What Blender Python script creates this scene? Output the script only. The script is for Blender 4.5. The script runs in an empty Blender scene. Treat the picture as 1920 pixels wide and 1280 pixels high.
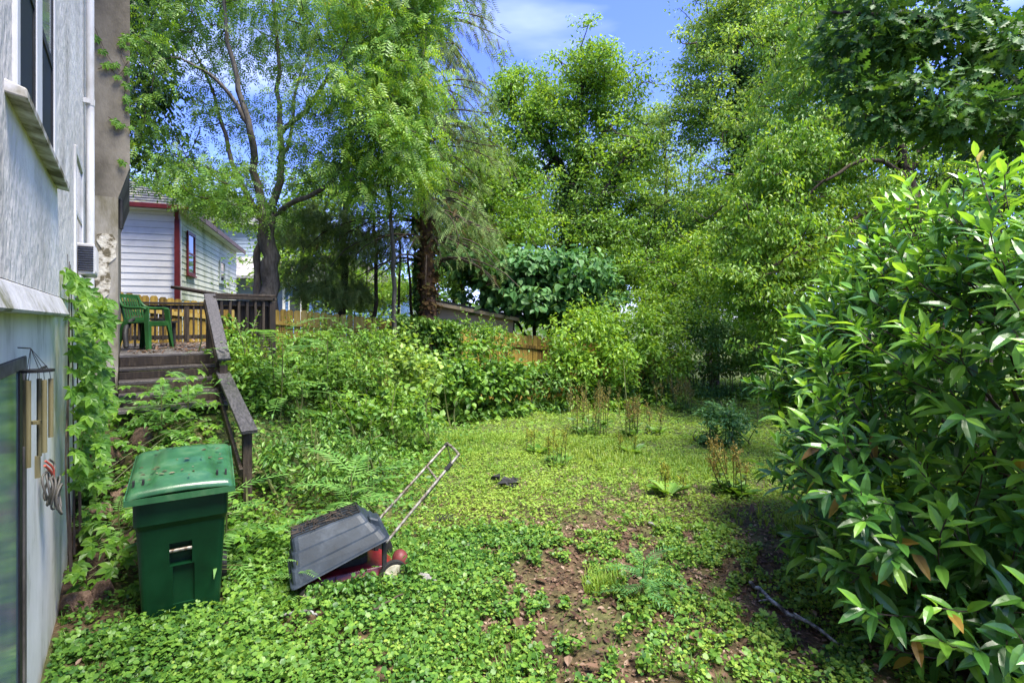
import bpy, math, random
import numpy as np
from mathutils import Vector, Matrix
rng = np.random.default_rng(7)
random.seed(7)
R = math.radians
scene = bpy.context.scene
C = scene.collection
EYE = 1.9
# ------------------------------------------------------------ camera
cd = bpy.data.cameras.new("camera"); cam = bpy.data.objects.new("camera", cd); C.objects.link(cam)
cam.location = (0, 0, EYE); cam.rotation_euler = (R(90), 0, 0)
cd.lens = 18.0; cd.sensor_width = 36.0; cd.shift_y = -0.0208; cd.clip_end = 2000; cd.clip_start = 0.05
scene.camera = cam
# ------------------------------------------------------------ world, sun, exposure
SUN_EL = R(66); SX, SY = 0.75, -0.66
w = bpy.data.worlds.new("World"); scene.world = w; w.use_nodes = True
nt = w.node_tree; bg = nt.nodes["Background"]
sky = nt.nodes.new("ShaderNodeTexSky"); sky.sky_type = 'NISHITA'; sky.sun_disc = False
sky.sun_elevation = SUN_EL; sky.sun_rotation = math.atan2(SX, SY)
sky.air_density = 1.0; sky.dust_density = 0.3; sky.ozone_density = 2.0
tc = nt.nodes.new("ShaderNodeTexCoord"); mp = nt.nodes.new("ShaderNodeMapping")
mp.inputs['Scale'].default_value = (0.9, 1.0, 3.6); mp.inputs['Rotation'].default_value = (0, R(14), 0)
mp.inputs['Location'].default_value = (0.55, 0.0, 0.3)
nz = nt.nodes.new("ShaderNodeTexNoise"); nz.inputs['Scale'].default_value = 2.1; nz.inputs['Detail'].default_value = 5
nz.inputs['Roughness'].default_value = 0.45
rp = nt.nodes.new("ShaderNodeValToRGB"); rp.color_ramp.elements[0].position = 0.49; rp.color_ramp.elements[1].position = 0.80
rp.color_ramp.elements[1].color = (0.75, 0.75, 0.75, 1)
mx = nt.nodes.new("ShaderNodeMix"); mx.data_type = 'RGBA'
mx.inputs['B'].default_value = (3.7, 4.1, 5.1, 1)
tint = nt.nodes.new("ShaderNodeMix"); tint.data_type = 'RGBA'; tint.blend_type = 'MULTIPLY'; tint.inputs['Factor'].default_value = 1.0
tint.inputs['B'].default_value = (0.45, 0.48, 0.92, 1)
nt.links.new(tc.outputs['Generated'], mp.inputs['Vector']); nt.links.new(mp.outputs['Vector'], nz.inputs['Vector'])
nt.links.new(nz.outputs['Fac'], rp.inputs['Fac']); nt.links.new(rp.outputs['Color'], mx.inputs['Factor'])
nt.links.new(sky.outputs['Color'], tint.inputs['A']); nt.links.new(tint.outputs['Result'], mx.inputs['A'])
nt.links.new(mx.outputs['Result'], bg.inputs['Color']); bg.inputs['Strength'].default_value = 0.15
sl = bpy.data.lights.new("sun", 'SUN'); sun = bpy.data.objects.new("sun", sl); C.objects.link(sun)
sl.energy = 4.1; sl.angle = R(28.0); sl.color = (1.0, 0.95, 0.82)
hn = math.hypot(SX, SY)
sdir = Vector((SX/hn*math.cos(SUN_EL), SY/hn*math.cos(SUN_EL), math.sin(SUN_EL)))
sun.rotation_euler = sdir.to_track_quat('Z', 'Y').to_euler(); sun.location = (0, -5, 30)
vs = scene.view_settings
vs.view_transform = 'Standard'; vs.look = 'None'; vs.gamma = 1.0; vs.use_curve_mapping = False
vs.exposure = 1.8
scene.cycles.max_bounces = 7; scene.cycles.transparent_max_bounces = 6
scene.cycles.diffuse_bounces = 4; scene.cycles.glossy_bounces = 2; scene.cycles.transmission_bounces = 4
scene.cycles.caustics_reflective = False; scene.cycles.caustics_refractive = False

# ------------------------------------------------------------ helpers
def at(px, py, Y):
    return np.array([(px-960)/960*Y, Y, EYE-(py-600)/960*Y])
def S(x):
    x = np.clip(x, 0, 1); return x*x*(3-2*x)
U = np.array([-.6, .8, 0]); V = np.array([.8, .6, 0])
def H(t, s, z=0.0): return V*t + U*s + np.array([0, 0, z])
_lat = rng.random((64, 64))
def vnoise(x, y, sc=1.0, o=0):
    x = np.asarray(x)*sc+o*7.3+100; y = np.asarray(y)*sc+o*3.1+100
    xi = np.floor(x).astype(int); yi = np.floor(y).astype(int); fx = S(x-xi); fy = S(y-yi)
    a = _lat[xi % 64, yi % 64]; b = _lat[(xi+1) % 64, yi % 64]; c = _lat[xi % 64, (yi+1) % 64]; d = _lat[(xi+1) % 64, (yi+1) % 64]
    return (a*(1-fx)+b*fx)*(1-fy)+(c*(1-fx)+d*fx)*fy
def fb(x, y, sc, o=0): return .55*vnoise(x, y, sc, o)+.3*vnoise(x, y, sc*2.1, o+3)+.15*vnoise(x, y, sc*4.3, o+5)
def gh(x, y):
    x = np.asarray(x, float); y = np.asarray(y, float)
    base = -.12-.022*np.clip(y-3, 0, 20)
    x0 = -2.0+.1*np.clip(y-5, 0, 9)
    low = -.17*S((-1.3-x)/.9)*S((5.4-y)/1.3)
    hill = low+1.15*S((x0-x)/2.3)*S((y-3.9)/2.8)
    near = S((28-y)/10)
    return base+hill+((fb(x, y, .9)-.5)*.16+(fb(x, y, 3.0, 4)-.5)*.05)*near
def G(x, y): return float(gh(x, y))

def norm(a): return a/np.maximum(np.linalg.norm(a, axis=-1, keepdims=True), 1e-9)
class MB:
    def __init__(self): self.v = []; self.f = {}; self.n = 0
    def add(self, verts, faces):
        verts = np.asarray(verts, float).reshape(-1, 3)
        for f in faces:
            self.f.setdefault(len(f), []).append(np.asarray(f, int).reshape(1, -1)+self.n)
        self.v.append(verts); self.n += len(verts); return self
    def addn(self, verts, farr):
        for a in farr: self.f.setdefault(a.shape[1], []).append(a+self.n)
        self.v.append(verts); self.n += len(verts)
    def mesh(self, name, mats, smooth=False):
        me = bpy.data.meshes.new(name)
        if self.n == 0: return me
        v = np.concatenate(self.v).astype(np.float32)
        loops = []; starts = []; tot = 0
        for k, lst in self.f.items():
            a = np.concatenate(lst); loops.append(a.ravel()); starts.append(tot+np.arange(len(a))*k); tot += a.size
        lp = np.concatenate(loops).astype(np.int32); st = np.concatenate(starts).astype(np.int32)
        me.vertices.add(len(v)); me.vertices.foreach_set('co', v.ravel())
        me.loops.add(len(lp)); me.loops.foreach_set('vertex_index', lp)
        me.polygons.add(len(st)); me.polygons.foreach_set('loop_start', st)
        me.update(calc_edges=True)
        me.polygons.foreach_set('use_smooth', np.full(len(st), bool(smooth)))
        for m in (mats if isinstance(mats, (list, tuple)) else [mats]): me.materials.append(m)
        return me
    def build(self, name, mat, parent=None, smooth=False, kind=None, label=None, bev=0):
        o = bpy.data.objects.new(name, self.mesh(name, mat, smooth)); C.objects.link(o)
        if parent: o.parent = parent
        if kind: o['kind'] = kind
        if label: o['label'] = label
        if bev:
            b = o.modifiers.new('bevel', 'BEVEL'); b.width = bev; b.segments = 1 if bev < .02 else 3; b.limit_method = 'ANGLE'
        return o
def box(mb, x0, x1, y0, y1, z0, z1):
    v = [(x, y, z) for x in (x0, x1) for y in (y0, y1) for z in (z0, z1)]
    return mb.add(v, [(0, 1, 3, 2), (4, 6, 7, 5), (0, 4, 5, 1), (2, 3, 7, 6), (0, 2, 6, 4), (1, 5, 7, 3)])
def hexa(mb, p):   # 8 points: bottom ring 4, top ring 4
    return mb.add(p, [(3, 2, 1, 0), (4, 5, 6, 7), (0, 1, 5, 4), (1, 2, 6, 5), (2, 3, 7, 6), (3, 0, 4, 7)])
def beam(mb, a, b, w_, h_, up=(0, 0, 1)):
    a = np.array(a, float); b = np.array(b, float); d = norm(b-a); u = np.array(up, float)
    s = norm(np.cross(d, u)); u = np.cross(s, d)
    p = [a-s*w_/2-u*h_/2, a+s*w_/2-u*h_/2, a+s*w_/2+u*h_/2, a-s*w_/2+u*h_/2]
    q = [x+(b-a) for x in p]
    return hexa(mb, np.array(p+q))
def tube(mb, pts, rad, n=6, cap=True):
    pts = np.asarray(pts, float); m = len(pts); rad = np.broadcast_to(rad, (m,)).astype(float)
    d = norm(np.gradient(pts, axis=0)); ref = np.array([0, 0, 1.]) if abs(d[0][2]) < .9 else np.array([1., 0, 0])
    rings = []; s = norm(np.cross(d[0], ref))
    for i in range(m):
        s = norm(s-d[i]*np.dot(s, d[i])); t = np.cross(d[i], s)
        a = np.arange(n)*2*math.pi/n
        rings.append(pts[i]+rad[i]*(np.cos(a)[:, None]*s+np.sin(a)[:, None]*t))
    v = np.concatenate(rings); i = np.arange(m-1)[:, None]*n; j = np.arange(n)[None]; j2 = (j+1) % n
    q = np.stack([i+j, i+j2, i+n+j2, i+n+j], -1).reshape(-1, 4)
    fs = [q]
    mb.addn(v, fs)
    if cap:
        mb.add(rings[0], [tuple(range(n))[::-1]]); mb.add(rings[-1], [tuple(range(n))])
def curve(pts, n):
    """Catmull-Rom resample"""
    p = np.asarray(pts, float); P = np.vstack([2*p[0]-p[1], p, 2*p[-1]-p[-2]]); out = []
    k = len(p)-1; ts = np.linspace(0, k, n)
    for t in ts:
        i = min(int(t), k-1); f = t-i; a, b, c, d = P[i:i+4]
        out.append(.5*((2*b)+(-a+c)*f+(2*a-5*b+4*c-d)*f*f+(-a+3*b-3*c+d)*f**3))
    return np.array(out)
def empty(name, label, cat, loc=(0, 0, 0), rz=0, group=None):
    o = bpy.data.objects.new(name, None); C.objects.link(o); o.location = loc; o.rotation_euler = (0, 0, rz)
    o['label'] = label; o['category'] = cat
    if group: o['group'] = group
    return o
def tag(o, label, cat, group=None):
    o['label'] = label; o['category'] = cat
    if group: o['group'] = group
    return o
def inst(me, name, parent, loc, rot=(0, 0, 0), sc=1.0, mod=None):
    o = bpy.data.objects.new(name, me); C.objects.link(o); o.parent = parent; o.location = loc; o.rotation_euler = rot
    o.scale = (sc, sc, sc) if np.isscalar(sc) else sc
    return o

# ------------------------------------------------------------ materials
def mat_base(name):
    m = bpy.data.materials.new(name); m.use_nodes = True; n = m.node_tree.nodes; n.clear(); return m, n, m.node_tree.links
def ramp(n, stops):
    r = n.new("ShaderNodeValToRGB"); e = r.color_ramp.elements
    while len(e) < len(stops): e.new(.5)
    for k, (p, c) in enumerate(stops): e[k].position = p; e[k].color = (*c, 1)
    return r
def surf(name, stops, scale=6, detail=6, rough=.7, bump=.2, bscale=None, stretch=(1, 1, 1), spec=.3, metal=0, bdist=.01, isl=0, coords='Object'):
    m, n, l = mat_base(name)
    tc = n.new("ShaderNodeTexCoord"); mp = n.new("ShaderNodeMapping"); mp.inputs['Scale'].default_value = stretch
    nz = n.new("ShaderNodeTexNoise"); nz.inputs['Scale'].default_value = scale; nz.inputs['Detail'].default_value = detail; nz.inputs['Roughness'].default_value = .62
    l.new(tc.outputs[coords], mp.inputs['Vector']); l.new(mp.outputs['Vector'], nz.inputs['Vector'])
    r = ramp(n, stops); fac = nz.outputs['Fac']
    if isl:
        oi = n.new("ShaderNodeObjectInfo"); ma = n.new("ShaderNodeMath"); ma.operation = 'MULTIPLY_ADD'; ma.inputs[1].default_value = isl
        sb = n.new("ShaderNodeMath"); sb.operation = 'SUBTRACT'; sb.inputs[1].default_value = isl/2
        l.new(oi.outputs['Random'], ma.inputs[0]); l.new(fac, ma.inputs[2]); l.new(ma.outputs[0], sb.inputs[0]); fac = sb.outputs[0]
    l.new(fac, r.inputs['Fac'])
    b = n.new("ShaderNodeBsdfPrincipled"); o = n.new("ShaderNodeOutputMaterial")
    b.inputs['Roughness'].default_value = rough; b.inputs['Specular IOR Level'].default_value = spec; b.inputs['Metallic'].default_value = metal
    l.new(r.outputs['Color'], b.inputs['Base Color'])
    if bump:
        n2 = n.new("ShaderNodeTexNoise"); n2.inputs['Scale'].default_value = bscale or scale*4; n2.inputs['Detail'].default_value = 5
        l.new(mp.outputs['Vector'], n2.inputs['Vector'])
        bp = n.new("ShaderNodeBump"); bp.inputs['Strength'].default_value = bump; bp.inputs['Distance'].default_value = bdist
        l.new(n2.outputs['Fac'], bp.inputs['Height']); l.new(bp.outputs['Normal'], b.inputs['Normal'])
    l.new(b.outputs[0], o.inputs['Surface']); return m
def leafmat(name, cols, trans=.35, rough=.45, spec=.4, tcol=1.5, nscale=.7, g=True):
    if g: cols = [(min(.5, c[0]*1.58), min(.6, c[1]*1.4), c[2]*1.15) for c in cols]
    m, n, l = mat_base(name)
    g = n.new("ShaderNodeNewGeometry"); nz = n.new("ShaderNodeTexNoise"); nz.inputs['Scale'].default_value = nscale; nz.inputs['Detail'].default_value = 3
    l.new(g.outputs['Position'], nz.inputs['Vector'])
    ma = n.new("ShaderNodeMath"); ma.operation = 'MULTIPLY_ADD'; ma.inputs[1].default_value = .62
    mb_ = n.new("ShaderNodeMath"); mb_.operation = 'SUBTRACT'; mb_.inputs[1].default_value = .30
    l.new(g.outputs['Random Per Island'], ma.inputs[0]); l.new(nz.outputs['Fac'], ma.inputs[2]); l.new(ma.outputs[0], mb_.inputs[0])
    k = len(cols); r = ramp(n, [(.15+.7*i/(k-1), c) for i, c in enumerate(cols)]); l.new(mb_.outputs[0], r.inputs['Fac'])
    b = n.new("ShaderNodeBsdfPrincipled"); b.inputs['Roughness'].default_value = rough; b.inputs['Specular IOR Level'].default_value = spec
    t = n.new("ShaderNodeBsdfTranslucent"); mt = n.new("ShaderNodeMix"); mt.data_type = 'RGBA'; mt.blend_type = 'MULTIPLY'; mt.inputs['Factor'].default_value = 1
    mt.inputs['B'].default_value = (tcol*1.15, tcol, tcol*.45, 1)
    l.new(r.outputs['Color'], b.inputs['Base Color']); l.new(r.outputs['Color'], mt.inputs['A']); l.new(mt.outputs['Result'], t.inputs['Color'])
    ms = n.new("ShaderNodeMixShader"); ms.inputs['Fac'].default_value = trans; o = n.new("ShaderNodeOutputMaterial")
    l.new(b.outputs[0], ms.inputs[1]); l.new(t.outputs[0], ms.inputs[2]); l.new(ms.outputs[0], o.inputs['Surface']); return m
def glassy(name, col, rough=.05, spec=.8, metal=0.0):
    m, n, l = mat_base(name); b = n.new("ShaderNodeBsdfPrincipled"); o = n.new("ShaderNodeOutputMaterial")
    b.inputs['Base Color'].default_value = (*col, 1); b.inputs['Roughness'].default_value = rough
    b.inputs['Specular IOR Level'].default_value = spec; b.inputs['Metallic'].default_value = metal
    l.new(b.outputs[0], o.inputs['Surface']); return m

M = {}
M['bright'] = leafmat('bright_leaf', [(.05, .135, .018), (.10, .22, .028), (.17, .30, .045)], .4)
M['mid'] = leafmat('mid_leaf', [(.034, .10, .018), (.068, .165, .026), (.12, .235, .04)], .36)
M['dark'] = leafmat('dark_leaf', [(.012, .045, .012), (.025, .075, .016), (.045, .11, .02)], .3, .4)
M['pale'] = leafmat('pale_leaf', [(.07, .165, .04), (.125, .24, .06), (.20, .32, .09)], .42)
M['yellow'] = leafmat('yellow_green_leaf', [(.048, .14, .02), (.10, .22, .03), (.17, .29, .045)], .42)
M['blue'] = leafmat('blue_green_leaf', [(.022, .08, .025), (.045, .135, .045), (.09, .20, .075)], .3, .5, .3)
M['needle'] = leafmat('needle', [(.045, .09, .03), (.08, .15, .05), (.13, .19, .07)], .2, .6, .2)
M['dryneedle'] = leafmat('dry_needle', [(.05, .03, .012), (.10, .06, .025), (.10, .10, .03)], .2, .7, .1, g=False)
M['oak'] = leafmat('oak_leaf', [(.016, .06, .016), (.032, .095, .022), (.06, .145, .03)], .32, .5, .35)
M['laurel_old'] = leafmat('laurel_leaf', [(.018, .07, .018), (.036, .12, .024), (.06, .17, .03)], .22, .32, .6, nscale=3)
M['laurel_new'] = leafmat('laurel_new_leaf', [(.06, .18, .03), (.11, .27, .04), (.18, .36, .06)], .38, .34, .5, nscale=3)
M['lawn'] = leafmat('lawn_leaf', [(.075, .17, .03), (.125, .225, .04), (.175, .27, .055)], .36, .55, .25, nscale=1.2)
M['cover'] = leafmat('cover_leaf', [(.016, .06, .014), (.045, .125, .022), (.10, .20, .04)], .3, .45, .35, nscale=1.2)
M['grass'] = leafmat('grass_blade', [(.06, .14, .025), (.11, .21, .03), (.18, .26, .05)], .35, .5)
M['creeper'] = leafmat('creeper_leaf', [(.03, .10, .018), (.065, .17, .025), (.12, .25, .035)], .42, .4, .4, nscale=2)
M['fern'] = leafmat('sumac_leaf', [(.035, .11, .03), (.07, .18, .045), (.12, .25, .08)], .35, .35, .5, nscale=2)
M['dockseed'] = leafmat('rust_seed', [(.17, .12, .04), (.30, .23, .07), (.25, .27, .08)], .25, .7, .1, nscale=2, g=False)
M['seedgreen'] = leafmat('green_seed', [(.08, .12, .02), (.15, .19, .03), (.20, .21, .05)], .25, .7, .1, nscale=2)
M['litter'] = leafmat('dead_leaf', [(.035, .020, .013), (.085, .045, .028), (.15, .088, .055), (.26, .19, .14)], .12, .6, .3, nscale=4, g=False)
M['yellowed'] = leafmat('yellowed_leaf', [(.10, .05, .015), (.28, .18, .03), (.34, .28, .05)], .25, .5, .4, g=False)
M['blossom'] = leafmat('pale_flower', [(.16, .2, .05), (.3, .3, .08), (.38, .36, .14)], .3, .6, .2)
M['bark'] = surf('bark', [(.3, (.02, .015, .011)), (.5, (.055, .043, .032)), (.75, (.11, .09, .07))], 5, 8, .9, .9, 12, (3, 3, .6), .1, bdist=.03)
M['barkgrey'] = surf('grey_bark', [(.3, (.05, .042, .035)), (.5, (.12, .105, .085)), (.75, (.2, .18, .15))], 5, 8, .9, .8, 12, (3, 3, .6), .1, bdist=.03)
M['barkbrown'] = surf('brown_bark', [(.3, (.03, .018, .012)), (.5, (.09, .055, .035)), (.75, (.17, .11, .075))], 6, 8, .9, 1.0, 14, (2, 2, .8), .1, bdist=.04)
M['twig'] = surf('twig_bark', [(.3, (.03, .022, .016)), (.7, (.08, .06, .045))], 8, 3, .85, 0)
M['stem'] = surf('green_stem', [(.3, (.05, .08, .02)), (.7, (.12, .12, .04))], 8, 3, .6, 0)
M['stucco'] = surf('white_stucco', [(.30, (.34, .31, .26)), (.42, (.62, .58, .51)), (.58, (.78, .735, .66)), (.7, (.86, .82, .75))], 1.6, 12, .85, 1.0, 22, (1, 1, .45), .25, bdist=.022)
M['stuccoold'] = surf('stained_stucco', [(.32, (.06, .052, .038)), (.5, (.16, .142, .112)), (.68, (.28, .255, .21))], 1.1, 9, .9, .7, 22, (1, 1, .55), .2, bdist=.012)
M['mosswall'] = surf('mossy_stucco', [(.36, (.07, .068, .028)), (.50, (.17, .152, .105)), (.66, (.34, .315, .27))], 2.2, 9, .9, .7, 22, (1, 1, .35), .2, bdist=.012)
M['flake'] = surf('flaking_paint', [(.42, (.12, .10, .06)), (.5, (.42, .38, .30)), (.65, (.6, .57, .48))], 14, 8, .8, .9, 30, bdist=.01)
M['whitepaint'] = surf('old_white_paint', [(.25, (.35, .33, .28)), (.45, (.62, .61, .58)), (.7, (.74, .73, .72))], 3, 9, .55, .25, 20, (1, 1, .4), .4)
M['ledge'] = surf('mossy_ledge', [(.32, (.16, .16, .09)), (.46, (.45, .44, .42)), (.7, (.58, .575, .57))], 4, 9, .8, .6, 24, bdist=.01)
M['lowerwall'] = surf('damp_white_wall', [(.30, (.28, .28, .20)), (.46, (.62, .61, .54)), (.7, (.76, .745, .68))], 2.4, 9, .8, .35, 18, (1, 1, .5))
M['sillwood'] = surf('mossy_sill', [(.38, (.10, .09, .04)), (.5, (.36, .33, .26)), (.62, (.62, .6, .56))], 6, 8, .8, .5, 20)
M['dark'] if False else None
M['blackframe'] = surf('dark_frame', [(.3, (.008, .008, .009)), (.7, (.03, .028, .026))], 6, 5, .5, .2)
M['glass'] = glassy('window_glass', (.03, .04, .05), .04, 1.0)
M['glassup'] = glassy('sky_glass', (.16, .20, .24), .08, 1.0)  # lighter base colour stands in for the sky reflected in the pane
M['screen'] = glassy('dark_screen', (.012, .013, .015), .5, .3)
M['doorglass'] = surf('reflection_tint_door_glass', [(.3, (.08, .13, .16)), (.55, (.14, .21, .25)), (.75, (.24, .32, .36))], 2.2, 6, .12, .03, 8, (1, 1, .35), 1.0)  # blue-grey reflection put into the glass colour as a random mottle
M['wood'] = surf('weathered_wood', [(.3, (.010, .007, .005)), (.5, (.022, .015, .010)), (.75, (.06, .045, .03))], 4, 8, .65, .5, 30, (9, 9, 1.2), .35, isl=.25)
M['woodcap'] = surf('grey_wet_wood', [(.3, (.025, .024, .026)), (.5, (.062, .058, .062)), (.75, (.13, .122, .128))], 6, 8, .42, .5, 30, (9, 1.2, 9), .45, isl=.15)
M['deckwood'] = surf('wet_deck_board', [(.3, (.018, .014, .012)), (.5, (.05, .042, .037)), (.75, (.11, .10, .098))], 5, 8, .35, .5, 30, (1.5, 9, 9), .5, isl=.3)
M['fence'] = surf('amber_fence', [(.28, (.07, .045, .014)), (.44, (.24, .155, .03)), (.56, (.36, .24, .045)), (.74, (.42, .31, .10))], 3.2, 8, .7, .4, 20, (7, 7, 1), .25, isl=.35)
M['siding'] = surf('white_siding', [(.25, (.62, .60, .56)), (.5, (.80, .78, .73)), (.75, (.86, .84, .79))], 1.2, 6, .55, .1, 30, (1, 1, 1), .35)
M['sidinggreen'] = surf('algae_siding', [(.32, (.32, .36, .22)), (.48, (.64, .66, .58)), (.7, (.78, .78, .73))], .8, 7, .6, .1, 30, (1, 1, .7), .3)
M['redtrim'] = surf('red_trim', [(.3, (.10, .014, .014)), (.7, (.17, .025, .028))], 5, 5, .45, .1)
M['brownfascia'] = surf('brown_fascia', [(.3, (.07, .035, .025)), (.7, (.17, .12, .10))], 5, 5, .6, .1)
M['shingle'] = surf('mossy_shingle', [(.3, (.045, .048, .055)), (.52, (.11, .115, .125)), (.66, (.21, .21, .12))], 3.2, 8, .9, .6, 30, spec=.1, isl=0)
M['greysiding'] = surf('grey_blue_siding', [(.3, (.26, .31, .34)), (.7, (.42, .48, .52))], 1.5, 5, .6, .1)
M['bluesiding'] = surf('blue_siding', [(.3, (.10, .20, .42)), (.7, (.18, .32, .58))], 1.5, 5, .6, .1)
M['tan'] = surf('tan_siding', [(.3, (.46, .34, .18)), (.7, (.62, .48, .28))], 1.5, 6, .7, .1)
M['darkroof'] = surf('dark_roofing', [(.3, (.02, .025, .025)), (.7, (.06, .065, .06))], 4, 5, .8, .3)
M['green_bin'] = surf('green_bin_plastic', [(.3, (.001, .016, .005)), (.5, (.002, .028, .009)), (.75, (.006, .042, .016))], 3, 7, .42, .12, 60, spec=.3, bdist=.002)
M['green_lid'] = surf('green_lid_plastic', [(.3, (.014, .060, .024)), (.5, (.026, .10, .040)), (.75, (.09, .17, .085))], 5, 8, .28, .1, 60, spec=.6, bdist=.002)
M['chairgreen'] = surf('green_chair_plastic', [(.3, (.010, .045, .012)), (.6, (.022, .09, .022)), (.8, (.05, .15, .05))], 4, 6, .4, .1, 60)
M['slate'] = surf('scuffed_slate_plastic', [(.28, (.008, .012, .018)), (.5, (.017, .025, .037)), (.72, (.045, .058, .078))], 5, 10, .5, .25, 90, spec=.35, bdist=.003)
M['metal'] = surf('spotted_steel', [(.36, (.08, .045, .025)), (.5, (.24, .22, .18)), (.7, (.42, .40, .35))], 22, 6, .4, .1, 40, metal=.5)
M['black'] = surf('black_rubber', [(.3, (.008, .008, .008)), (.7, (.03, .03, .03))], 8, 5, .6, .2)
M['redpaint'] = surf('red_mower_paint', [(.3, (.07, .006, .008)), (.6, (.17, .010, .015)), (.85, (.15, .05, .03))], 6, 7, .35, .1, spec=.5)
M['redplastic'] = surf('faded_red_plastic', [(.3, (.10, .018, .02)), (.7, (.17, .045, .045))], 6, 6, .5, .1)
M['wheelwhite'] = surf('dirty_white_wheel', [(.35, (.22, .20, .12)), (.6, (.52, .50, .40))], 9, 6, .6, .1)
M['rock'] = surf('brown_rock', [(.3, (.04, .025, .018)), (.5, (.12, .07, .045)), (.75, (.26, .17, .12))], 6, 9, .6, .9, 18, spec=.4, bdist=.03, isl=.3)
M['greyrock'] = surf('grey_rock', [(.3, (.14, .13, .13)), (.6, (.36, .34, .34)), (.8, (.5, .48, .48))], 6, 9, .8, .8, 18, bdist=.02)
M['bamboo'] = surf('bamboo_tube', [(.3, (.12, .10, .04)), (.7, (.24, .21, .10))], 5, 6, .5, .1, 20, (4, 4, .5))
M['cable'] = surf('grey_cable', [(.3, (.06, .055, .045)), (.7, (.13, .12, .10))], 8, 4, .5, 0)
M['redcable'] = glassy('red_cable', (.45, .09, .06), .5, .3)
M['acwhite'] = surf('aged_ac_white', [(.3, (.42, .41, .38)), (.7, (.62, .61, .58))], 4, 6, .5, .1)
M['lichen'] = surf('lichen_bark', [(.4, (.03, .025, .022)), (.5, (.14, .14, .13)), (.62, (.38, .39, .38))], 16, 8, .9, .8, 30, bdist=.01)
# soil
m, n, l = mat_base('soil')
g = n.new("ShaderNodeNewGeometry"); a = n.new("ShaderNodeTexNoise"); a.inputs['Scale'].default_value = 14; a.inputs['Detail'].default_value = 9; a.inputs['Roughness'].default_value = .7
l.new(g.outputs['Position'], a.inputs['Vector'])
r1 = ramp(n, [(.3, (.018, .011, .008)), (.48, (.058, .037, .020)), (.6, (.11, .074, .040)), (.75, (.20, .15, .09))]); l.new(a.outputs['Fac'], r1.inputs['Fac'])
b2 = n.new("ShaderNodeTexNoise"); b2.inputs['Scale'].default_value = 1.6; b2.inputs['Detail'].default_value = 7; l.new(g.outputs['Position'], b2.inputs['Vector'])
r2 = ramp(n, [(.46, (0, 0, 0)), (.62, (.5, .5, .5))]); l.new(b2.outputs['Fac'], r2.inputs['Fac'])
r3 = ramp(n, [(.3, (.030, .045, .012)), (.55, (.075, .11, .025)), (.8, (.13, .17, .05))]); l.new(a.outputs['Fac'], r3.inputs['Fac'])
mm = n.new("ShaderNodeMix"); mm.data_type = 'RGBA'; sp = n.new("ShaderNodeSeparateXYZ"); l.new(g.outputs['Position'], sp.inputs[0]); mr = n.new("ShaderNodeMapRange"); mr.inputs['From Min'].default_value = 4.6; mr.inputs['From Max'].default_value = 6.6; l.new(sp.outputs['Y'], mr.inputs['Value'])
mxx = n.new("ShaderNodeMath"); mxx.operation = 'MAXIMUM'; ms_ = n.new("ShaderNodeMath"); ms_.operation = 'MULTIPLY'; ms_.inputs[1].default_value = .82; l.new(mr.outputs['Result'], ms_.inputs[0]); l.new(ms_.outputs[0], mxx.inputs[0]); l.new(r2.outputs['Color'], mxx.inputs[1]); l.new(mxx.outputs[0], mm.inputs['Factor']); l.new(r1.outputs['Color'], mm.inputs['A']); l.new(r3.outputs['Color'], mm.inputs['B'])
b = n.new("ShaderNodeBsdfPrincipled"); b.inputs['Roughness'].default_value = .8; b.inputs['Specular IOR Level'].default_value = .25; o = n.new("ShaderNodeOutputMaterial")
bp = n.new("ShaderNodeBump"); bp.inputs['Strength'].default_value = .9; bp.inputs['Distance'].default_value = .03; l.new(a.outputs['Fac'], bp.inputs['Height']); l.new(bp.outputs['Normal'], b.inputs['Normal'])
l.new(mm.outputs['Result'], b.inputs['Base Color']); l.new(b.outputs[0], o.inputs['Surface']); M['soil'] = m

# ------------------------------------------------------------ leaf templates  (x = length, y = width, z = normal)
def T(v, f): return (np.array(v, float), [np.array([x for x in f if len(x) == k], int) for k in sorted({len(x) for x in f})])
RH = T([(0, 0, 0), (.45, .27, .05), (1, 0, -.05), (.45, -.27, .05)], [(0, 3, 2, 1)])
RHN = T([(0, 0, 0), (.42, .25, .08), (1, 0, -.12), (.42, -.25, .08)], [(0, 3, 2, 1)])
OV = T([(0, 0, 0), (.3, .24, .05), (.68, .19, .04), (1, 0, -.08), (.68, -.19, .04), (.3, -.24, .05)], [(0, 3, 2, 1), (0, 5, 4, 3)])
HEART = T([(0, 0, 0), (.12, .30, .05), (.5, .36, .06), (1, 0, -.1), (.5, -.36, .06), (.12, -.30, .05)], [(0, 3, 2, 1), (0, 5, 4, 3)])
ROUND = T([(0, 0, 0), (.25, .42, .04), (.75, .42, 0), (1, 0, -.04), (.75, -.42, 0), (.25, -.42, .04)], [(0, 5, 4, 3), (0, 3, 2, 1)])
def laurel_t(bend, wd):
    xs = [0, .16, .42, .72, 1]; ws = [0, .62, 1, .72, 0]; v = []; f = []
    for x, ww in zip(xs, ws):
        z = -bend*x*x; v += [(x, 0, z), (x, ww*wd, z+.30*ww*wd), (x, -ww*wd, z+.30*ww*wd)]
    for i in range(4):
        a, b_ = 3*i, 3*i+3
        if i == 0: f += [(a, b_, b_+1), (a, b_+2, b_)]
        elif i == 3: f += [(a, b_, a+1), (a, a+2, b_)]
        else: f += [(a, b_, b_+1, a+1), (a, a+2, b_+2, b_)]
    return T(v, f)
LAU = laurel_t(.26, .16)
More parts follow.
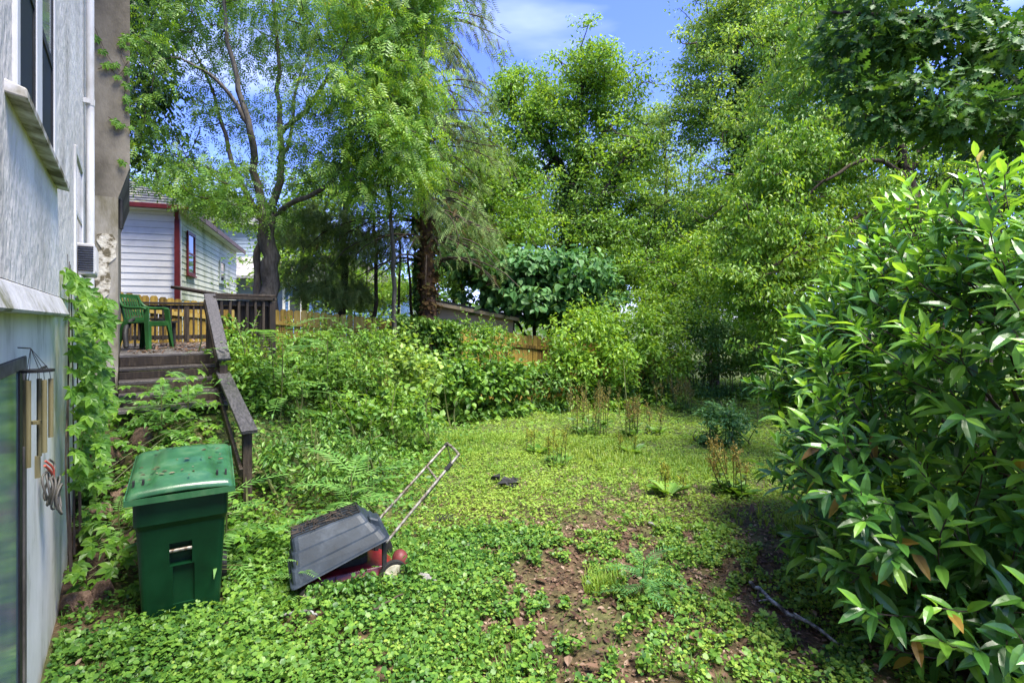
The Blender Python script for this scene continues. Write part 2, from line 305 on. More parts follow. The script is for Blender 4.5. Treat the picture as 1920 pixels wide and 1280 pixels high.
# lobed oak leaf
ol = [(0, 0), (.15, .05), (.22, .2), (.32, .07), (.45, .3), (.55, .09), (.7, .26), (.78, .07), (.9, .12), (1, 0)]
ov = [(x, y, .06*abs(y)*3) for x, y in ol]+[(x, -y, .06*abs(y)*3) for x, y in ol[1:-1]]
k_ = len(ol)
OAK = T(ov, [tuple([0]+list(range(1, k_))), tuple([k_-1]+[k_+i for i in range(k_-3, -1, -1)]+[0])])
def compound(nl, wd, droop, ll=.28, tri=False):
    v = []; f = []
    for i in range(nl):
        x = .12+.86*i/nl; z = -droop*x*x
        L = ll*(1-.55*max(0, x-.35)) * (1 if x > .2 else .75)
        for s in (1, -1):
            k = len(v); a = R(62)
            dx, dy = math.cos(a), math.sin(a)*s; nx, ny = -dy*s, dx*s
            nx, ny = math.sin(a), -math.cos(a)*s
            v += [(x, 0, z), (x+dx*L*.4+nx*wd, dy*L*.4+ny*wd, z-.03), (x+dx*L, dy*L, z-.10*L*2-.02), (x+dx*L*.35-nx*wd, dy*L*.35-ny*wd, z-.01)]
            f.append((k, k+1, k+2, k+3) if s > 0 else (k+3, k+2, k+1, k))
    k = len(v); v += [(.98, 0, -droop), (1.1, wd, -droop-.05), (1.0+ll*.7, 0, -droop*1.25-.05), (1.1, -wd, -droop-.05)]; f.append((k, k+3, k+2, k+1))
    k = len(v); v += [(0, .006, 0), (0, -.006, 0), (.5, -.005, -droop*.25), (.5, .005, -droop*.25), (1, -.003, -droop), (1, .003, -droop)]
    f += [(k, k+1, k+2, k+3), (k+3, k+2, k+4, k+5)]
    return T(v, f)
PIN = compound(5, .05, .35, .32)
PINF = compound(11, .022, .5, .24)
def palm5():
    v = []; f = []
    for a, L in ((0, 1), (48, .9), (-48, .9), (105, .62), (-105, .62)):
        c, s = math.cos(R(a)), math.sin(R(a)); k = len(v)
        for (x, y, z) in OV[0]*np.array([L, L*1.1, 1]):
            v.append((x*c-y*s, x*s+y*c, z-.12*x*x))
        f += [(k, k+3, k+2, k+1), (k, k+5, k+4, k+3)]
    return T(v, f)
PALM = palm5()
def tri3():
    v = []; f = []
    for a in (0, 110, -110):
        c, s = math.cos(R(a)), math.sin(R(a)); k = len(v)
        for (x, y, z) in ROUND[0]*.6: v.append((x*c-y*s, x*s+y*c, z-.1*x*x))
        f += [(k, k+5, k+4, k+3), (k, k+3, k+2, k+1)]
    return T(v, f)
TRI3 = tri3()
GR = []
for i in range(6):
    a = i*1.05; c, s = math.cos(a), math.sin(a); k = len(GR); GR.append((c, s))
def grass_t():
    v = []; f = []
    for i, (c, s) in enumerate(GR):
        k = len(v); L = .7+.3*((i*37) % 10)/10; o = .10+.06*((i*53) % 10)/10
        v += [(-s*.03+c*.03, c*.03+s*.03, 0), (s*.03+c*.03, -c*.03+s*.03, 0), (c*(.03+o)+s*.022, s*(.03+o)-c*.022, L*.6), (c*(.03+o)-s*.022, s*(.03+o)+c*.022, L*.6), (c*(.1+o*2.6), s*(.1+o*2.6), L)]
        f += [(k, k+1, k+2, k+3), (k+3, k+2, k+4)]
    return T(v, f)
GRASS = grass_t()
def spray_t():
    v = []; f = []
    for i in range(7):
        x = i/7; L = .32*(1-.5*x)
        for s in (1, -1):
            k = len(v); v += [(x, 0, -.3*x*x), (x+.07, 0, -.3*x*x), (x+.2, s*L, -.3*x*x-.16)]; f.append((k, k+1, k+2))
    k = len(v); v += [(0, .012, 0), (0, -.012, 0), (1.1, 0, -.36)]; f.append((k, k+1, k+2))
    return T(v, f)
SPR = spray_t()

def leaves(mb, tm, P, D, N, s):
    P = np.asarray(P); D = norm(D); N = N-D*np.sum(N*D, -1, keepdims=True); N = norm(N); B = np.cross(N, D)
    s = np.broadcast_to(np.asarray(s, float), (len(P),))[:, None, None]
    t = tm[0][None]; v = P[:, None]+s*(t[..., 0:1]*D[:, None]+t[..., 1:2]*B[:, None]+t[..., 2:3]*N[:, None])
    k = len(tm[0]); off = (np.arange(len(P))*k)[:, None, None]
    mb.addn(v.reshape(-1, 3), [(f[None]+off).reshape(-1, f.shape[1]) for f in tm[1]])
def rdir(n): return norm(rng.normal(size=(n, 3)))
def clump_leaves(mb, tm, cen, rad, nl, size, flat=.55, droop=.35, up=.8, jit=.55, var=.3):
    cen = np.asarray(cen); n = len(cen)*nl
    c = np.repeat(cen, nl, 0); r = np.repeat(np.broadcast_to(rad, (len(cen),)), nl)[:, None]
    d = rdir(n); q = rng.random((n, 1))**.45
    off = d*q*r*np.array([1, 1, flat])
    N = norm(d*np.array([.6, .6, .35])+np.array([0, 0, up])+rng.normal(size=(n, 3))*jit)
    D = norm(d*np.array([1, 1, .2])+rng.normal(size=(n, 3))*.6+np.array([0, 0, -droop]))
    leaves(mb, tm, c+off, D, N, size*(1+var*(rng.random(n)*2-1)))
def ell(px, py, Y, rx, ry, dy, n, lo=None):
    """points in a crown ellipsoid whose outline is rx, ry photo pixels wide at depth Y and dy metres deep, denser near its skin"""
    c = at(px, py, Y); d = rdir(n); q = (.30+.70*rng.random((n, 1))**.5)*(1+.30*(rng.random((n, 1)) < .25)*rng.random((n, 1)))
    p = c+d*q*np.array([rx/960*Y, dy, ry/960*Y])
    if lo is not None: p = p[p[:, 2] > lo]
    return p
def link_branches(mb, nodes, cens, r0=.025, sag=.0, n=4):
    nodes = [np.array(x) for x in nodes]; arr = np.array(nodes)
    order = np.argsort(np.min(np.linalg.norm(cens[:, None]-arr[None], axis=-1), axis=1))
    for i in order:
        c = cens[i]; d = np.linalg.norm((arr-c)*np.array([1, 1, 1.0])+0, axis=1)+np.maximum(0, arr[:, 2]-c[2])*1.2
        a = arr[np.argmin(d)]; L = np.linalg.norm(c-a)
        if L < .15: continue
        mid = (a+c)/2+rng.normal(size=3)*L*.10+np.array([0, 0, -.10*L+.0])
        p = curve([a, mid, c], 5); k = r0*min(1.6, .5+L*.5)
        tube(mb, p, np.linspace(k, k*.3, 5), n, cap=False)
        arr = np.vstack([arr, p[2:3], p[3:4]])
FINE = 1.0
def tree(name, label, cat, limbs, crowns, tm, mat, size, nl, cr, bark='bark', group=None, base=None, flat=.55, droop=.35, branches=True, r0=.025, extra=None, up=.8, ns=7, jit=.55, sub='crown'):
    root = empty(name, label, cat, base if base is not None else tuple(limbs[0][0][0]), 0, group)
    o = Vector(root.location); off = np.array(o)
    tr = MB(); nodes = []
    for (pts, ra, rb) in limbs:
        p = curve(pts, max(6, 3*len(pts))); L = len(p)
        p = p+np.vstack([np.zeros(3), rng.normal(size=(L-1, 3))*min(.04, ra*.25)])
        rr = ra+(rb-ra)*np.linspace(0, 1, L)**.8; rr[0] *= 1.0
        tube(tr, p-off, rr, ns); nodes += [x for x in p[L//4:]]
    cens = np.vstack(crowns)
    if tm is OV:
        cens = np.vstack([cens, cens[rng.permutation(len(cens))[:int(len(cens)*.75)]]+rng.normal(size=(int(len(cens)*.75), 3))*cr*.9]); size = size*.78; cr = cr*.72; nl = int(nl*.82)
        if np.mean(cens[:, 1]) > 9: tm = RHN
    tr.build('trunk', M[bark], root, True)
    if branches:
        tw = MB(); link_branches(tw, [x for x in nodes], cens, r0); tw.v = [v-off for v in tw.v]; tw.build('twig', M['twig'], root, kind='stuff')
    lf = MB(); rad = cr*(.65+.7*rng.random(len(cens)))
    clump_leaves(lf, tm, cens-off, rad, nl, size, flat, droop, up, jit)
    lf.build(sub, M[mat], root, kind='stuff')
    if extra: extra(root, off, cens, nodes)
    return root
def wood_mb(f): mb = MB(); f(mb); return mb
# ============================================================ GROUND
def ground():
    xs = np.concatenate([-np.geomspace(500, 13, 22), np.arange(-12.4, 14, .16), np.geomspace(14.2, 500, 22)])
    ys = np.concatenate([-np.geomspace(300, 4, 14), np.arange(-3.2, 26, .16), np.geomspace(26.5, 900, 24)])
    X, Y = np.meshgrid(xs, ys, indexing='ij'); Z = gh(X, Y)
    nx, ny = len(xs), len(ys); i = np.arange(nx-1)[:, None]*ny; j = np.arange(ny-1)[None]
    q = np.stack([i+j, i+ny+j, i+ny+j+1, i+j+1], -1).reshape(-1, 4)
    mb = MB(); mb.addn(np.stack([X, Y, Z], -1).reshape(-1, 3), [q]); o = mb.build('ground', M['soil'], smooth=True, kind='structure'); return o
ground()
# ============================================================ NEAR HOUSE (frame: x = out of the wall, y = along it, z up)
TH = math.atan2(.6, .8)
def holed(mb, t0, t1, s0, s1, z0, z1, holes):
    ss = sorted({s0, s1, *[h[0] for h in holes], *[h[1] for h in holes]}); zz = sorted({z0, z1, *[h[2] for h in holes], *[h[3] for h in holes]})
    for a, b in zip(ss, ss[1:]):
        for c, d in zip(zz, zz[1:]):
            if not any(h[0] <= a and b <= h[1] and h[2] <= c and d <= h[3] for h in holes): box(mb, t0, t1, a, b, c, d)
house = empty('stucco_house', 'tall whitish stucco house with a glass basement door along the left edge', 'house', (0, 0, 0), TH)
UW = (2.93, 4.32, 2.86, 4.62); LW = (5.92, 6.84, 2.30, 3.44)
mb = MB(); holed(mb, -.68, -.38, -3, 8.2, 2.06, 7.4, [UW, LW]); mb.build('wall', M['stucco'], house)
mb = MB(); holed(mb, -.70, -.42, -3, 8.2, -.7, 1.93, [(1.2, 3.62, -.7, 1.72)]); mb.build('lower_wall', M['lowerwall'], house)
mb = MB()
hexa(mb, [(-.69, -3, 1.93), (-.325, -3, 1.93), (-.325, 4.78, 1.93), (-.69, 4.78, 1.93), (-.69, -3, 2.06), (-.375, -3, 2.06), (-.375, 4.78, 2.06), (-.69, 4.78, 2.06)])
mb.build('ledge', M['ledge'], house, bev=.012)
mb = MB(); box(mb, -.69, -.40, 4.785, 8.2, 1.932, 2.058); mb.build('wall_band', M['stucco'], house)
mb = MB(); box(mb, -7, -1.9, -3, 13.5, -.7, 7.4); box(mb, -1.9, -.70, -3, -2.7, -.7, 7.4); box(mb, -1.9, -.70, 8.21, 13.5, -.7, 7.4); mb.build('inner_wall', M['stuccoold'], house)
mb = MB(); box(mb, -7.4, .0, -3.4, 14, 7.41, 7.6); mb.build('roof', M['darkroof'], house)
# bay
mb = MB(); box(mb, -.70, .02, 8.205, 11.5, 3.86, 7.4)
hexa(mb, [(-.70, 8.206, 3.45), (-.10, 8.206, 3.45), (-.10, 11.5, 3.45), (-.70, 11.5, 3.45), (-.70, 8.205, 3.859), (.02, 8.205, 3.859), (.02, 11.5, 3.859), (-.70, 11.5, 3.859)])
mb.build('bay_wall', M['stuccoold'], house)
mb = MB(); box(mb, -.70, -.10, 8.19, 11.5, .2, 3.449); mb.build('pier', M['mosswall'], house)
# flaking paint scab on the pier
mb = MB(); pts = []
zs = np.linspace(1.75, 2.98, 14)
for i in range(len(zs)-1):
    c = -.335+.03*math.sin(i*1.3)+.010*i; wd = .035+.05*S(i/8)+.02*math.sin(i*2.7); wd2 = .035+.05*S((i+1)/8)+.02*math.sin((i+1)*2.7); c2 = -.335+.03*math.sin((i+1)*1.3)+.010*(i+1)
    hexa(mb, [(c-wd, 8.178, zs[i]), (c+wd, 8.178, zs[i]), (c+wd, 8.189, zs[i]), (c-wd, 8.189, zs[i]), (c2-wd2, 8.178, zs[i+1]), (c2+wd2, 8.178, zs[i+1]), (c2+wd2, 8.189, zs[i+1]), (c2-wd2, 8.189, zs[i+1])])
mb.build('paint_flake', M['flake'], house)
# downspout
mb = MB(); tube(mb, curve([(-.325, 7.12, 7.3), (-.325, 7.12, 5), (-.322, 7.12, 3), (-.325, 7.13, 1.95)], 12), .036, 10)
ds = mb.build('downspout', M['whitepaint'], house, True)
for z in (2.6, 4.2, 5.8):
    mb = MB(); tube(mb, [(-.325, 7.12, z), (-.325, 7.12, z+.07)], .042, 10); box(mb, -.385, -.32, 7.06, 7.075, z+.01, z+.06); mb.build('bracket', M['whitepaint'], ds)
mb = MB(); tube(mb, curve([(-.30, 7.33, 7.3), (-.36, 7.34, 4), (-.36, 7.34, 2.4), (-.35, 7.35, 1.2)], 10), .012, 6); mb.build('conduit', M['black'], house, True)
# bay side gutter pipe (dark, seen past the pier)
mb = MB(); tube(mb, curve([(-.075, 8.35, 3.46), (-.075, 8.34, 3.3), (-.075, 8.33, 3.08)], 8), .028, 8); mb.build('dark_pipe', M['black'], house, True)
mb = MB(); tube(mb, curve([(-.18, 8.12, 1.30), (-.17, 8.10, 1.05), (-.10, 7.9, .80)], 8), .05, 10); mb.build('drain_pipe', M['black'], house, True)
# double window
def window(s0, s1, z0, z1, mull=None, name='window'):
    mb = MB(); f = .055
    box(mb, -.50, -.364, s0-.02, s0+f, z0, z1); box(mb, -.50, -.364, s1-f, s1+.03, z0, z1); box(mb, -.50, -.364, s0+f, s1-f, z1-f, z1+.02)
    if mull: box(mb, -.50, -.366, mull[0], mull[1], z0, z1-f)
    return mb.build(name, M['whitepaint'], house, bev=.004)
wn = window(*UW, mull=(3.50, 3.70))
mb = MB(); hexa(mb, [(-.45, 2.74, 2.79), (-.315, 2.74, 2.765), (-.315, 4.56, 2.765), (-.45, 4.56, 2.79), (-.45, 2.74, 2.855), (-.315, 2.74, 2.805), (-.315, 4.56, 2.805), (-.45, 4.56, 2.855)])
mb.build('sill', M['sillwood'], wn, bev=.005)
mb = MB()
for a, b in ((2.99, 3.50), (3.70, 4.26)):
    for (x, y) in ((a, a+.045), (b-.045, b)): box(mb, -.40, -.371, x, y, 2.87, 4.5)
    box(mb, -.40, -.372, a+.045, b-.045, 2.87, 2.92); box(mb, -.40, -.370, a+.045, b-.045, 3.44, 3.49)
mb.build('sash', M['blackframe'], wn)
mb = MB(); box(mb, -.39, -.377, 3.035, 3.455, 2.92, 4.5); box(mb, -.39, -.377, 3.745, 4.215, 2.92, 3.44); mb.build('screen', M['screen'], wn)
mb = MB(); box(mb, -.39, -.376, 3.747, 4.213, 3.49, 4.5); mb.build('pane', M['glassup'], wn)
wn = window(*LW)
mb = MB(); box(mb, -.40, -.371, 5.98, 6.785, 2.86, 2.90); box(mb, -.40, -.371, 5.98, 6.02, 2.3, 2.86); mb.build('sash', M['whitepaint'], wn)
mb = MB(); box(mb, -.39, -.378, 5.98, 6.785, 2.9, 3.38); mb.build('pane', M['glassup'], wn)
mb = MB(); box(mb, -.39, -.379, 6.02, 6.785, 2.62, 2.86); mb.build('lower_pane', M['glass'], wn)
mb = MB(); box(mb, -.45, -.33, 5.86, 6.90, 2.24, 2.295); mb.build('sill', M['whitepaint'], wn)
mb = MB()
for k in range(3): box(mb, -.378, -.366, 5.90-.0, 5.905, 2.3, 3.5)
# basement glass door
dr = MB()
box(dr, -.50, -.417, 3.54, 3.615, -.5, 1.715); box(dr, -.50, -.417, 1.2, 3.54, 1.655, 1.715); box(dr, -.50, -.417, 1.2, 1.28, -.5, 1.655)
dr = dr.build('door', surf('door_timber', [(.3, (.03, .025, .02)), (.6, (.13, .115, .095)), (.8, (.25, .23, .19))], 5, 8, .7, .4), house, bev=.004)
mb = MB(); box(mb, -.46, -.431, 2.86, 3.46, -.45, 1.655); mb.build('door_glass', M['doorglass'], dr)
mb = MB(); box(mb, -.465, -.424, 3.46, 3.54, -.45, 1.655); box(mb, -.465, -.424, 2.80, 2.86, -.45, 1.655); mb.build('stile', M['blackframe'], dr)
mb = MB(); box(mb, -.46, -.435, 1.28, 2.80, -.45, 1.655); mb.build('dark_pane', M['screen'], dr)
# air conditioner
ac = empty('air_conditioner', 'small ageing white window air conditioner jutting from the stucco wall', 'air conditioner', tuple(H(-.30, 6.5, 2.33)), TH)
mb = MB(); box(mb, -.10, .05, -.27, .27, 0, .29); mb.build('casing', M['acwhite'], ac, bev=.01)
mb = MB()
for k in range(11): box(mb, -.075, .04, -.283, -.2702, (.03+k*.022), (.041+k*.022))
mb.build('louver', M['blackframe'], ac, kind='stuff')
mb = MB()
for k in range(9): box(mb, .0502, .06, -.23+k*.055, -.21+k*.055, .03, .26)
mb.build('fin', M['acwhite'], ac, kind='stuff')
# wind chime
wc = empty('wind_chime', 'bamboo wind chime hanging beside the basement glass door', 'wind chime', tuple(H(-.335, 3.22, 0)), TH)
mb = MB(); tube(mb, [(0, 0, 1.66), (0, 0, 1.672)], .075, 12); tube(mb, [(-.0, -.10, 1.668), (.02, .16, 1.675)], .007, 6); mb.build('disc', M['black'], wc)
for k in range(5):
    a = k*1.257+.3; L = .27+.03*((k*3) % 5)
    mb = MB(); tube(mb, [(.058*math.cos(a), .058*math.sin(a), 1.62-L), (.058*math.cos(a), .058*math.sin(a), 1.625)], .0125, 10); o = mb.build('chime_tube', M['bamboo'], wc, True)
mb = MB()
for k in range(5):
    a = k*1.257+.3; tube(mb, [(.058*math.cos(a), .058*math.sin(a), 1.62), (.05*math.cos(a), .05*math.sin(a), 1.668), (-.03, 0, 1.77)], .0015, 4)
tube(mb, [(0, 0, 1.66), (0, 0, 1.25)], .0015, 4); tube(mb, [(-.085, 0, 1.775), (-.03, 0, 1.77)], .003, 5)
mb.build('cord', M['black'], wc)
mb = MB(); tube(mb, [(0, 0, 1.42), (0, 0, 1.435)], .03, 10); mb.build('striker', M['bamboo'], wc)
mb = MB(); box(mb, -.012, .012, -.012, .012, 1.17, 1.27); mb.build('wind_catcher', M['bamboo'], wc)
wc.scale = (.8, .8, 1)
# cable coil
cc = empty('cable_coil', 'coil of old grey cable with a red strand hung on the white pier', 'cable', tuple(H(-.41, 4.12, 1.0)), TH)
mb = MB(); rr = np.random.default_rng(3)
for k in range(6):
    a = np.linspace(0, 2*math.pi, 22); x = .02+.012*k; r_ = .07+.03*rr.random()
    tube(mb, np.stack([x+.01*np.sin(a*2+k), .8*r_*np.cos(a)+.02*rr.normal(), 1.1*r_*np.sin(a)-.08-.02*k], -1), .006, 6, False)
tube(mb, curve([(.03, .03, .06), (.05, .07, .02), (.05, .02, -.03), (.04, -.03, -.05)], 8), .006, 6)
mb.build('loop', M['cable'], cc, True)
mb = MB(); tube(mb, curve([(.02, -.08, .05), (.04, -.02, 0), (.05, .03, -.05)], 8), .007, 6); tube(mb, curve([(.02, -.05, .07), (.05, .0, .01), (.05, .02, -.06)], 8), .006, 6); mb.build('red_strand', M['redcable'], cc, True)
# ============================================================ DECK AND STAIRS
dk = empty('wooden_deck', 'dark weathered timber deck with stairs, balusters and a sloping handrail', 'deck', (0, 0, 0), TH)
def bx(name, t0, t1, s0, s1, z0, z1, mat, parent=dk, bev=.004):
    mb = MB(); box(mb, t0, t1, s0, s1, z0, z1); return mb.build(name, M[mat], parent, bev=bev)
for k in range(28):
    s = 8.3+k*.143; bx('plank', -.09, 1.02 if s < 8.85 else 1.92, s, s+.137, 1.415+.002*(k % 3), 1.452+.002*(k % 3), 'deckwood')
for k, (s, z) in enumerate([(8.0, 1.30), (7.7, 1.16), (7.4, 1.03), (7.1, .90)]):
    bx('tread', -.09, 1.02, s, s+.145, z-.04, z, 'deckwood'); bx('tread', -.09, 1.02, s+.15, s+.30, z-.042, z-.001, 'deckwood')
    bx('riser', -.088, 1.018, s+.302, s+.322, z+.001, (1.414 if k == 0 else z+.09), 'wood')
bx('stringer', .97, 1.012, 8.02, 8.30, .9, 1.25, 'wood'); bx('stringer', -.07, -.02, 7.72, 8.19, .7, 1.1, 'wood')
bx('joist', -.08, 1.90, 8.915, 8.955, 1.20, 1.412, 'wood'); bx('joist', 1.865, 1.905, 8.96, 12.3, 1.20, 1.412, 'wood')
def post(t, s, z0, z1, wd=.09): return bx('post', t-wd/2, t+wd/2, s-wd/2, s+wd/2, z0, z1, 'wood')
post(.96, 8.66, 1.0, 2.20); post(.965, 7.38, .6, 1.33); post(.97, 5.80, -.5, .755, .085)
post(1.86, 8.93, .6, 2.2); post(1.86, 10.6, .6, 2.2); post(1.86, 12.25, .6, 2.2); post(-.03, 12.25, .8, 2.2); post(.95, 12.25, .8, 2.2)
def bm(name, a, b, w_, h_, mat, bev=.004):
    mb = MB(); beam(mb, a, b, w_, h_); return mb.build(name, M[mat], dk, bev=bev)
bm('handrail', (.965, 8.74, 2.275), (.965, 7.30, 1.405), .145, .04, 'woodcap')
bm('handrail', (.965, 7.44, 1.235), (.97, 5.66, .785), .15, .042, 'woodcap')
bm('side_rail', (.90, 8.70, 2.16), (.90, 7.36, 1.34), .035, .10, 'wood')
bm('side_rail', (.91, 7.40, .98), (.91, 5.76, .36), .035, .10, 'wood')
for (a, b) in (((.99, 8.68), (1.84, 8.93)), ((1.86, 8.93), (1.86, 12.3)), ((-.09, 12.25), (1.84, 12.25))):
    bm('top_rail', (*a, 2.235), (*b, 2.235), .14, .045, 'wood'); bm('rail', (*a, 2.16), (*b, 2.16), .035, .085, 'wood'); bm('rail', (*a, 1.56), (*b, 1.56), .035, .085, 'wood')
    L = math.dist(a, b); n = int(L/.125)
    for i in range(1, n):
        f = i/n; t = a[0]+(b[0]-a[0])*f; s = a[1]+(b[1]-a[1])*f
        off = .034 if abs(b[0]-a[0]) > .3 else 0; off2 = 0 if off else .034
        bx('baluster', t-.017-off2, t+.017-off2, s-.017-off, s+.017-off, 1.50, 2.20, 'wood', bev=0)
bm('brace', (.62, 9.9, 2.43), (1.02, 8.95, 2.30), .16, .045, 'wood')
bm('brace', (1.02, 8.95, 2.292), (1.90, 9.0, 2.285), .24, .035, 'wood')
# debris on deck
mb = MB()
for k in range(60):
    t = .35+rng.random()*1.1; s = 8.6+rng.random()*2.6; a = rng.random()*6.3; L = .05+.16*rng.random()
    if s < 8.9 and t > .95: continue
    tube(mb, [(t, s, 1.462), (t+L*math.cos(a)*.5, s+L*math.sin(a)*.5, 1.475), (t+L*math.cos(a+.4), s+L*math.sin(a+.4), 1.462)], .004, 4)
o = mb.build('twig_litter', M['twig'], None, kind='stuff'); o.rotation_euler = (0, 0, TH); tag(o, 'loose dead twigs lying on the wet deck boards', 'twigs')
mb = MB(); n = 420; t = .2+rng.random(n)*1.6; s = 8.9+rng.random(n)**.6*3.2; s[:60] = 8.35+rng.random(60)*.6; t[:60] = rng.random(60)*.9
P = np.stack([t, s, np.full(n, 1.462)+rng.random(n)*.02], -1); leaves(mb, OV, P, rdir(n)*[1, 1, .2], rdir(n)*.35+[0, 0, 1], .05+.04*rng.random(n))
o = mb.build('deck_leaf_litter', M['litter'], None, kind='stuff'); o.rotation_euler = (0, 0, TH); tag(o, 'brown dead leaves strewn over the deck boards', 'dead leaves')
# ------------------------------------------------------------ green plastic chair
p = H(.22, 9.62, 1.457)
ch = empty('plastic_chair', 'green moulded plastic armchair standing on the wooden deck', 'chair', tuple(p), R(-4)); ch.scale = (.86, .9, .97)
mb = MB(); hexa(mb, [(-.22, -.22, .40), (.24, -.25, .415), (.24, .25, .415), (-.22, .22, .40), (-.22, -.22, .425), (.25, -.25, .44), (.25, .25, .44), (-.22, .22, .425)]); box(mb, .235, .25, -.25, .25, .36, .44)
mb.build('seat', M['chairgreen'], ch, bev=.012)
for sx, sy in ((1, 1), (1, -1), (-1, 1), (-1, -1)):
    mb = MB(); x0, y0 = (.20 if sx > 0 else -.19), .225*sy; x1, y1 = (.27 if sx > 0 else -.30), .27*sy; q = .035
    top = .64 if sx > 0 else .44
    if sx > 0: x2 = x0+.0; hexa(mb, [(x1-q, y1-.012, 0), (x1+q, y1-.012, 0), (x1+q, y1+.012, 0), (x1-q, y1+.012, 0), (x0-.05, y0-.014, top), (x0+.05, y0-.014, top), (x0+.05, y0+.014, top), (x0-.05, y0+.014, top)])
    else: hexa(mb, [(x1-q, y1-.012, 0), (x1+q, y1-.012, 0), (x1+q, y1+.012, 0), (x1-q, y1+.012, 0), (x0-.045, y0-.014, top), (x0+.055, y0-.014, top), (x0+.055, y0+.014, top), (x0-.045, y0+.014, top)])
    yy = y1-.03*sy
    hexa(mb, [(x1+q*sx-.01, min(y1, yy), 0), (x1+q*sx+.01, min(y1, yy), 0), (x1+q*sx+.01, max(y1, yy), 0), (x1+q*sx-.01, max(y1, yy), 0)] + [(x0+.045*sx-.01, min(y0, y0-.05*sy), .41), (x0+.045*sx+.01, min(y0, y0-.05*sy), .41), (x0+.045*sx+.01, max(y0, y0-.05*sy), .41), (x0+.045*sx-.01, max(y0, y0-.05*sy), .41)])
    mb.build('leg', M['chairgreen'], ch, bev=.004)
for sy in (1, -1):
    mb = MB(); tube(mb, curve([(-.33, .19*sy, .84), (-.29, .215*sy, .74), (-.2, .24*sy, .665), (-.05, .255*sy, .645), (.14, .255*sy, .645), (.22, .25*sy, .62)], 16), .024, 8)
    mb.build('armrest', M['chairgreen'], ch, True)
mb = MB()
for k in range(7):
    y = -.165+k*.055; beam(mb, (-.21, y, .42), (-.335, y*.95, .86-.015*abs(k-3)), .034, .012, (1, 0, 0))
beam(mb, (-.335, -.2, .835), (-.335, .2, .835), .06, .02, (1, 0, 0)); beam(mb, (-.215, -.22, .47), (-.215, .22, .47), .06, .022, (1, 0, 0))
beam(mb, (-.2, -.21, .42), (-.335, -.20, .86), .03, .025, (1, 0, 0)); beam(mb, (-.2, .21, .42), (-.335, .20, .86), .03, .025, (1, 0, 0))
mb.build('backrest', M['chairgreen'], ch, bev=.004)
tb = empty('side_table', 'low dark table behind the green plastic chair on the deck', 'table', tuple(H(.42, 10.6, 1.457)), TH)
mb = MB(); box(mb, -.38, .25, -.25, .25, .40, .43); mb.build('table_top', M['blackframe'], tb)
for sx in (-.34, .2):
    for sy in (-.2, .2): mb = MB(); box(mb, sx, sx+.03, sy, sy+.03, 0, .40); mb.build('leg', M['blackframe'], tb)
mb = MB(); hexa(mb, [(-.1, -.1, 0), (.15, -.1, 0), (.15, .1, 0), (-.1, .1, 0), (-.16, -.14, .05), (.2, -.14, .05), (.2, .14, .05), (-.16, .14, .05)])
o = mb.build('metal_tray', M['metal'], None); o.location = tuple(H(.42, 10.5, 1.888)); o.rotation_euler = (0, 0, TH); tag(o, 'small grey metal tray lying on the dark table on the deck', 'tray')
mb = MB(); box(mb, -.04, .04, -.04, .04, 0, .07); tube(mb, [(0, 0, .07), (0, 0, .10)], .02, 8); o = mb.build('red_tin', M['redtrim'], None, bev=.008); o.location = tuple(H(.13, 10.5, 1.888)); tag(o, 'little dull red tin on the dark table behind the green chair', 'tin')
hz = MB(); tube(hz, curve([tuple(H(-.02, 9.4, 1.50)), tuple(H(-.03, 9.5, 1.75)), tuple(H(.06, 9.75, 1.92)), tuple(H(.16, 9.9, 1.86)), tuple(H(.2, 10.1, 1.5))], 18), .035, 8)
tag(hz.build('hose', M['black'], None, True), 'thick black hose bent over at the left of the green chair', 'hose')
# ============================================================ FENCE
f0 = np.array([-8.9, 10.56]); fd = norm(np.array([9.2, 4.0])); fn = np.array([fd[1], -fd[0]])   # fn towards the camera
fe = empty('picket_fence', 'long amber wooden privacy fence stepping down behind the overgrown bushes', 'fence')
def ftop(x): return 2.56-.1165*(x+8.9)+.018*math.sin(x*1.1)
pk = MB(); W = .142
pr = [(0, 0), (W, 0), (W, 1.84), (W-.03, 1.88), (.03, 1.88), (0, 1.84)]
pk.add([(x, 0, z) for x, z in pr]+[(x, .018, z) for x, z in pr], [(0, 1, 2, 3, 4, 5), tuple(range(11, 5, -1))]+[(i, i+6, (i+1) % 6+6, (i+1) % 6) for i in range(6)])
pkm = pk.mesh('picket', M['fence']); fa = math.atan2(fd[1], fd[0])
q = 0.0; k = 0; rr = random.Random(4)
while q < 16.2:
    p = f0+fd*q; z = ftop(p[0]) - (.03 if rr.random() < .15 else 0)
    inst(pkm, 'picket', fe, (p[0], p[1], z-1.88+rr.uniform(-.012, .012)), (rr.uniform(-.01, .01), rr.uniform(-.008, .008), fa), (1, 1, 1)); q += W+.008
for i in range(7):
    a = f0+fd*(2.4*i); b = f0+fd*(2.4*i+2.38)
    for dz in (.33, 1.5):
        mb = MB(); aa = a+fn*.024; bb = b+fn*.024
        beam(mb, (*aa, ftop(a[0])-dz), (*bb, ftop(b[0])-dz), .038, .085); mb.build('rail', M['fence'], fe)
    mb = MB(); c = a+fn*.06; hexa(mb, np.array([(c[0]-.045, c[1]-.045, G(*c)-.4), (c[0]+.045, c[1]-.045, G(*c)-.4), (c[0]+.045, c[1]+.045, G(*c)-.4), (c[0]-.045, c[1]+.045, G(*c)-.4)]+[(c[0]-.045, c[1]-.045, ftop(c[0])-.12), (c[0]+.045, c[1]-.045, ftop(c[0])-.12), (c[0]+.045, c[1]+.045, ftop(c[0])-.12), (c[0]-.045, c[1]+.045, ftop(c[0])-.12)])); mb.build('post', M['fence'], fe)
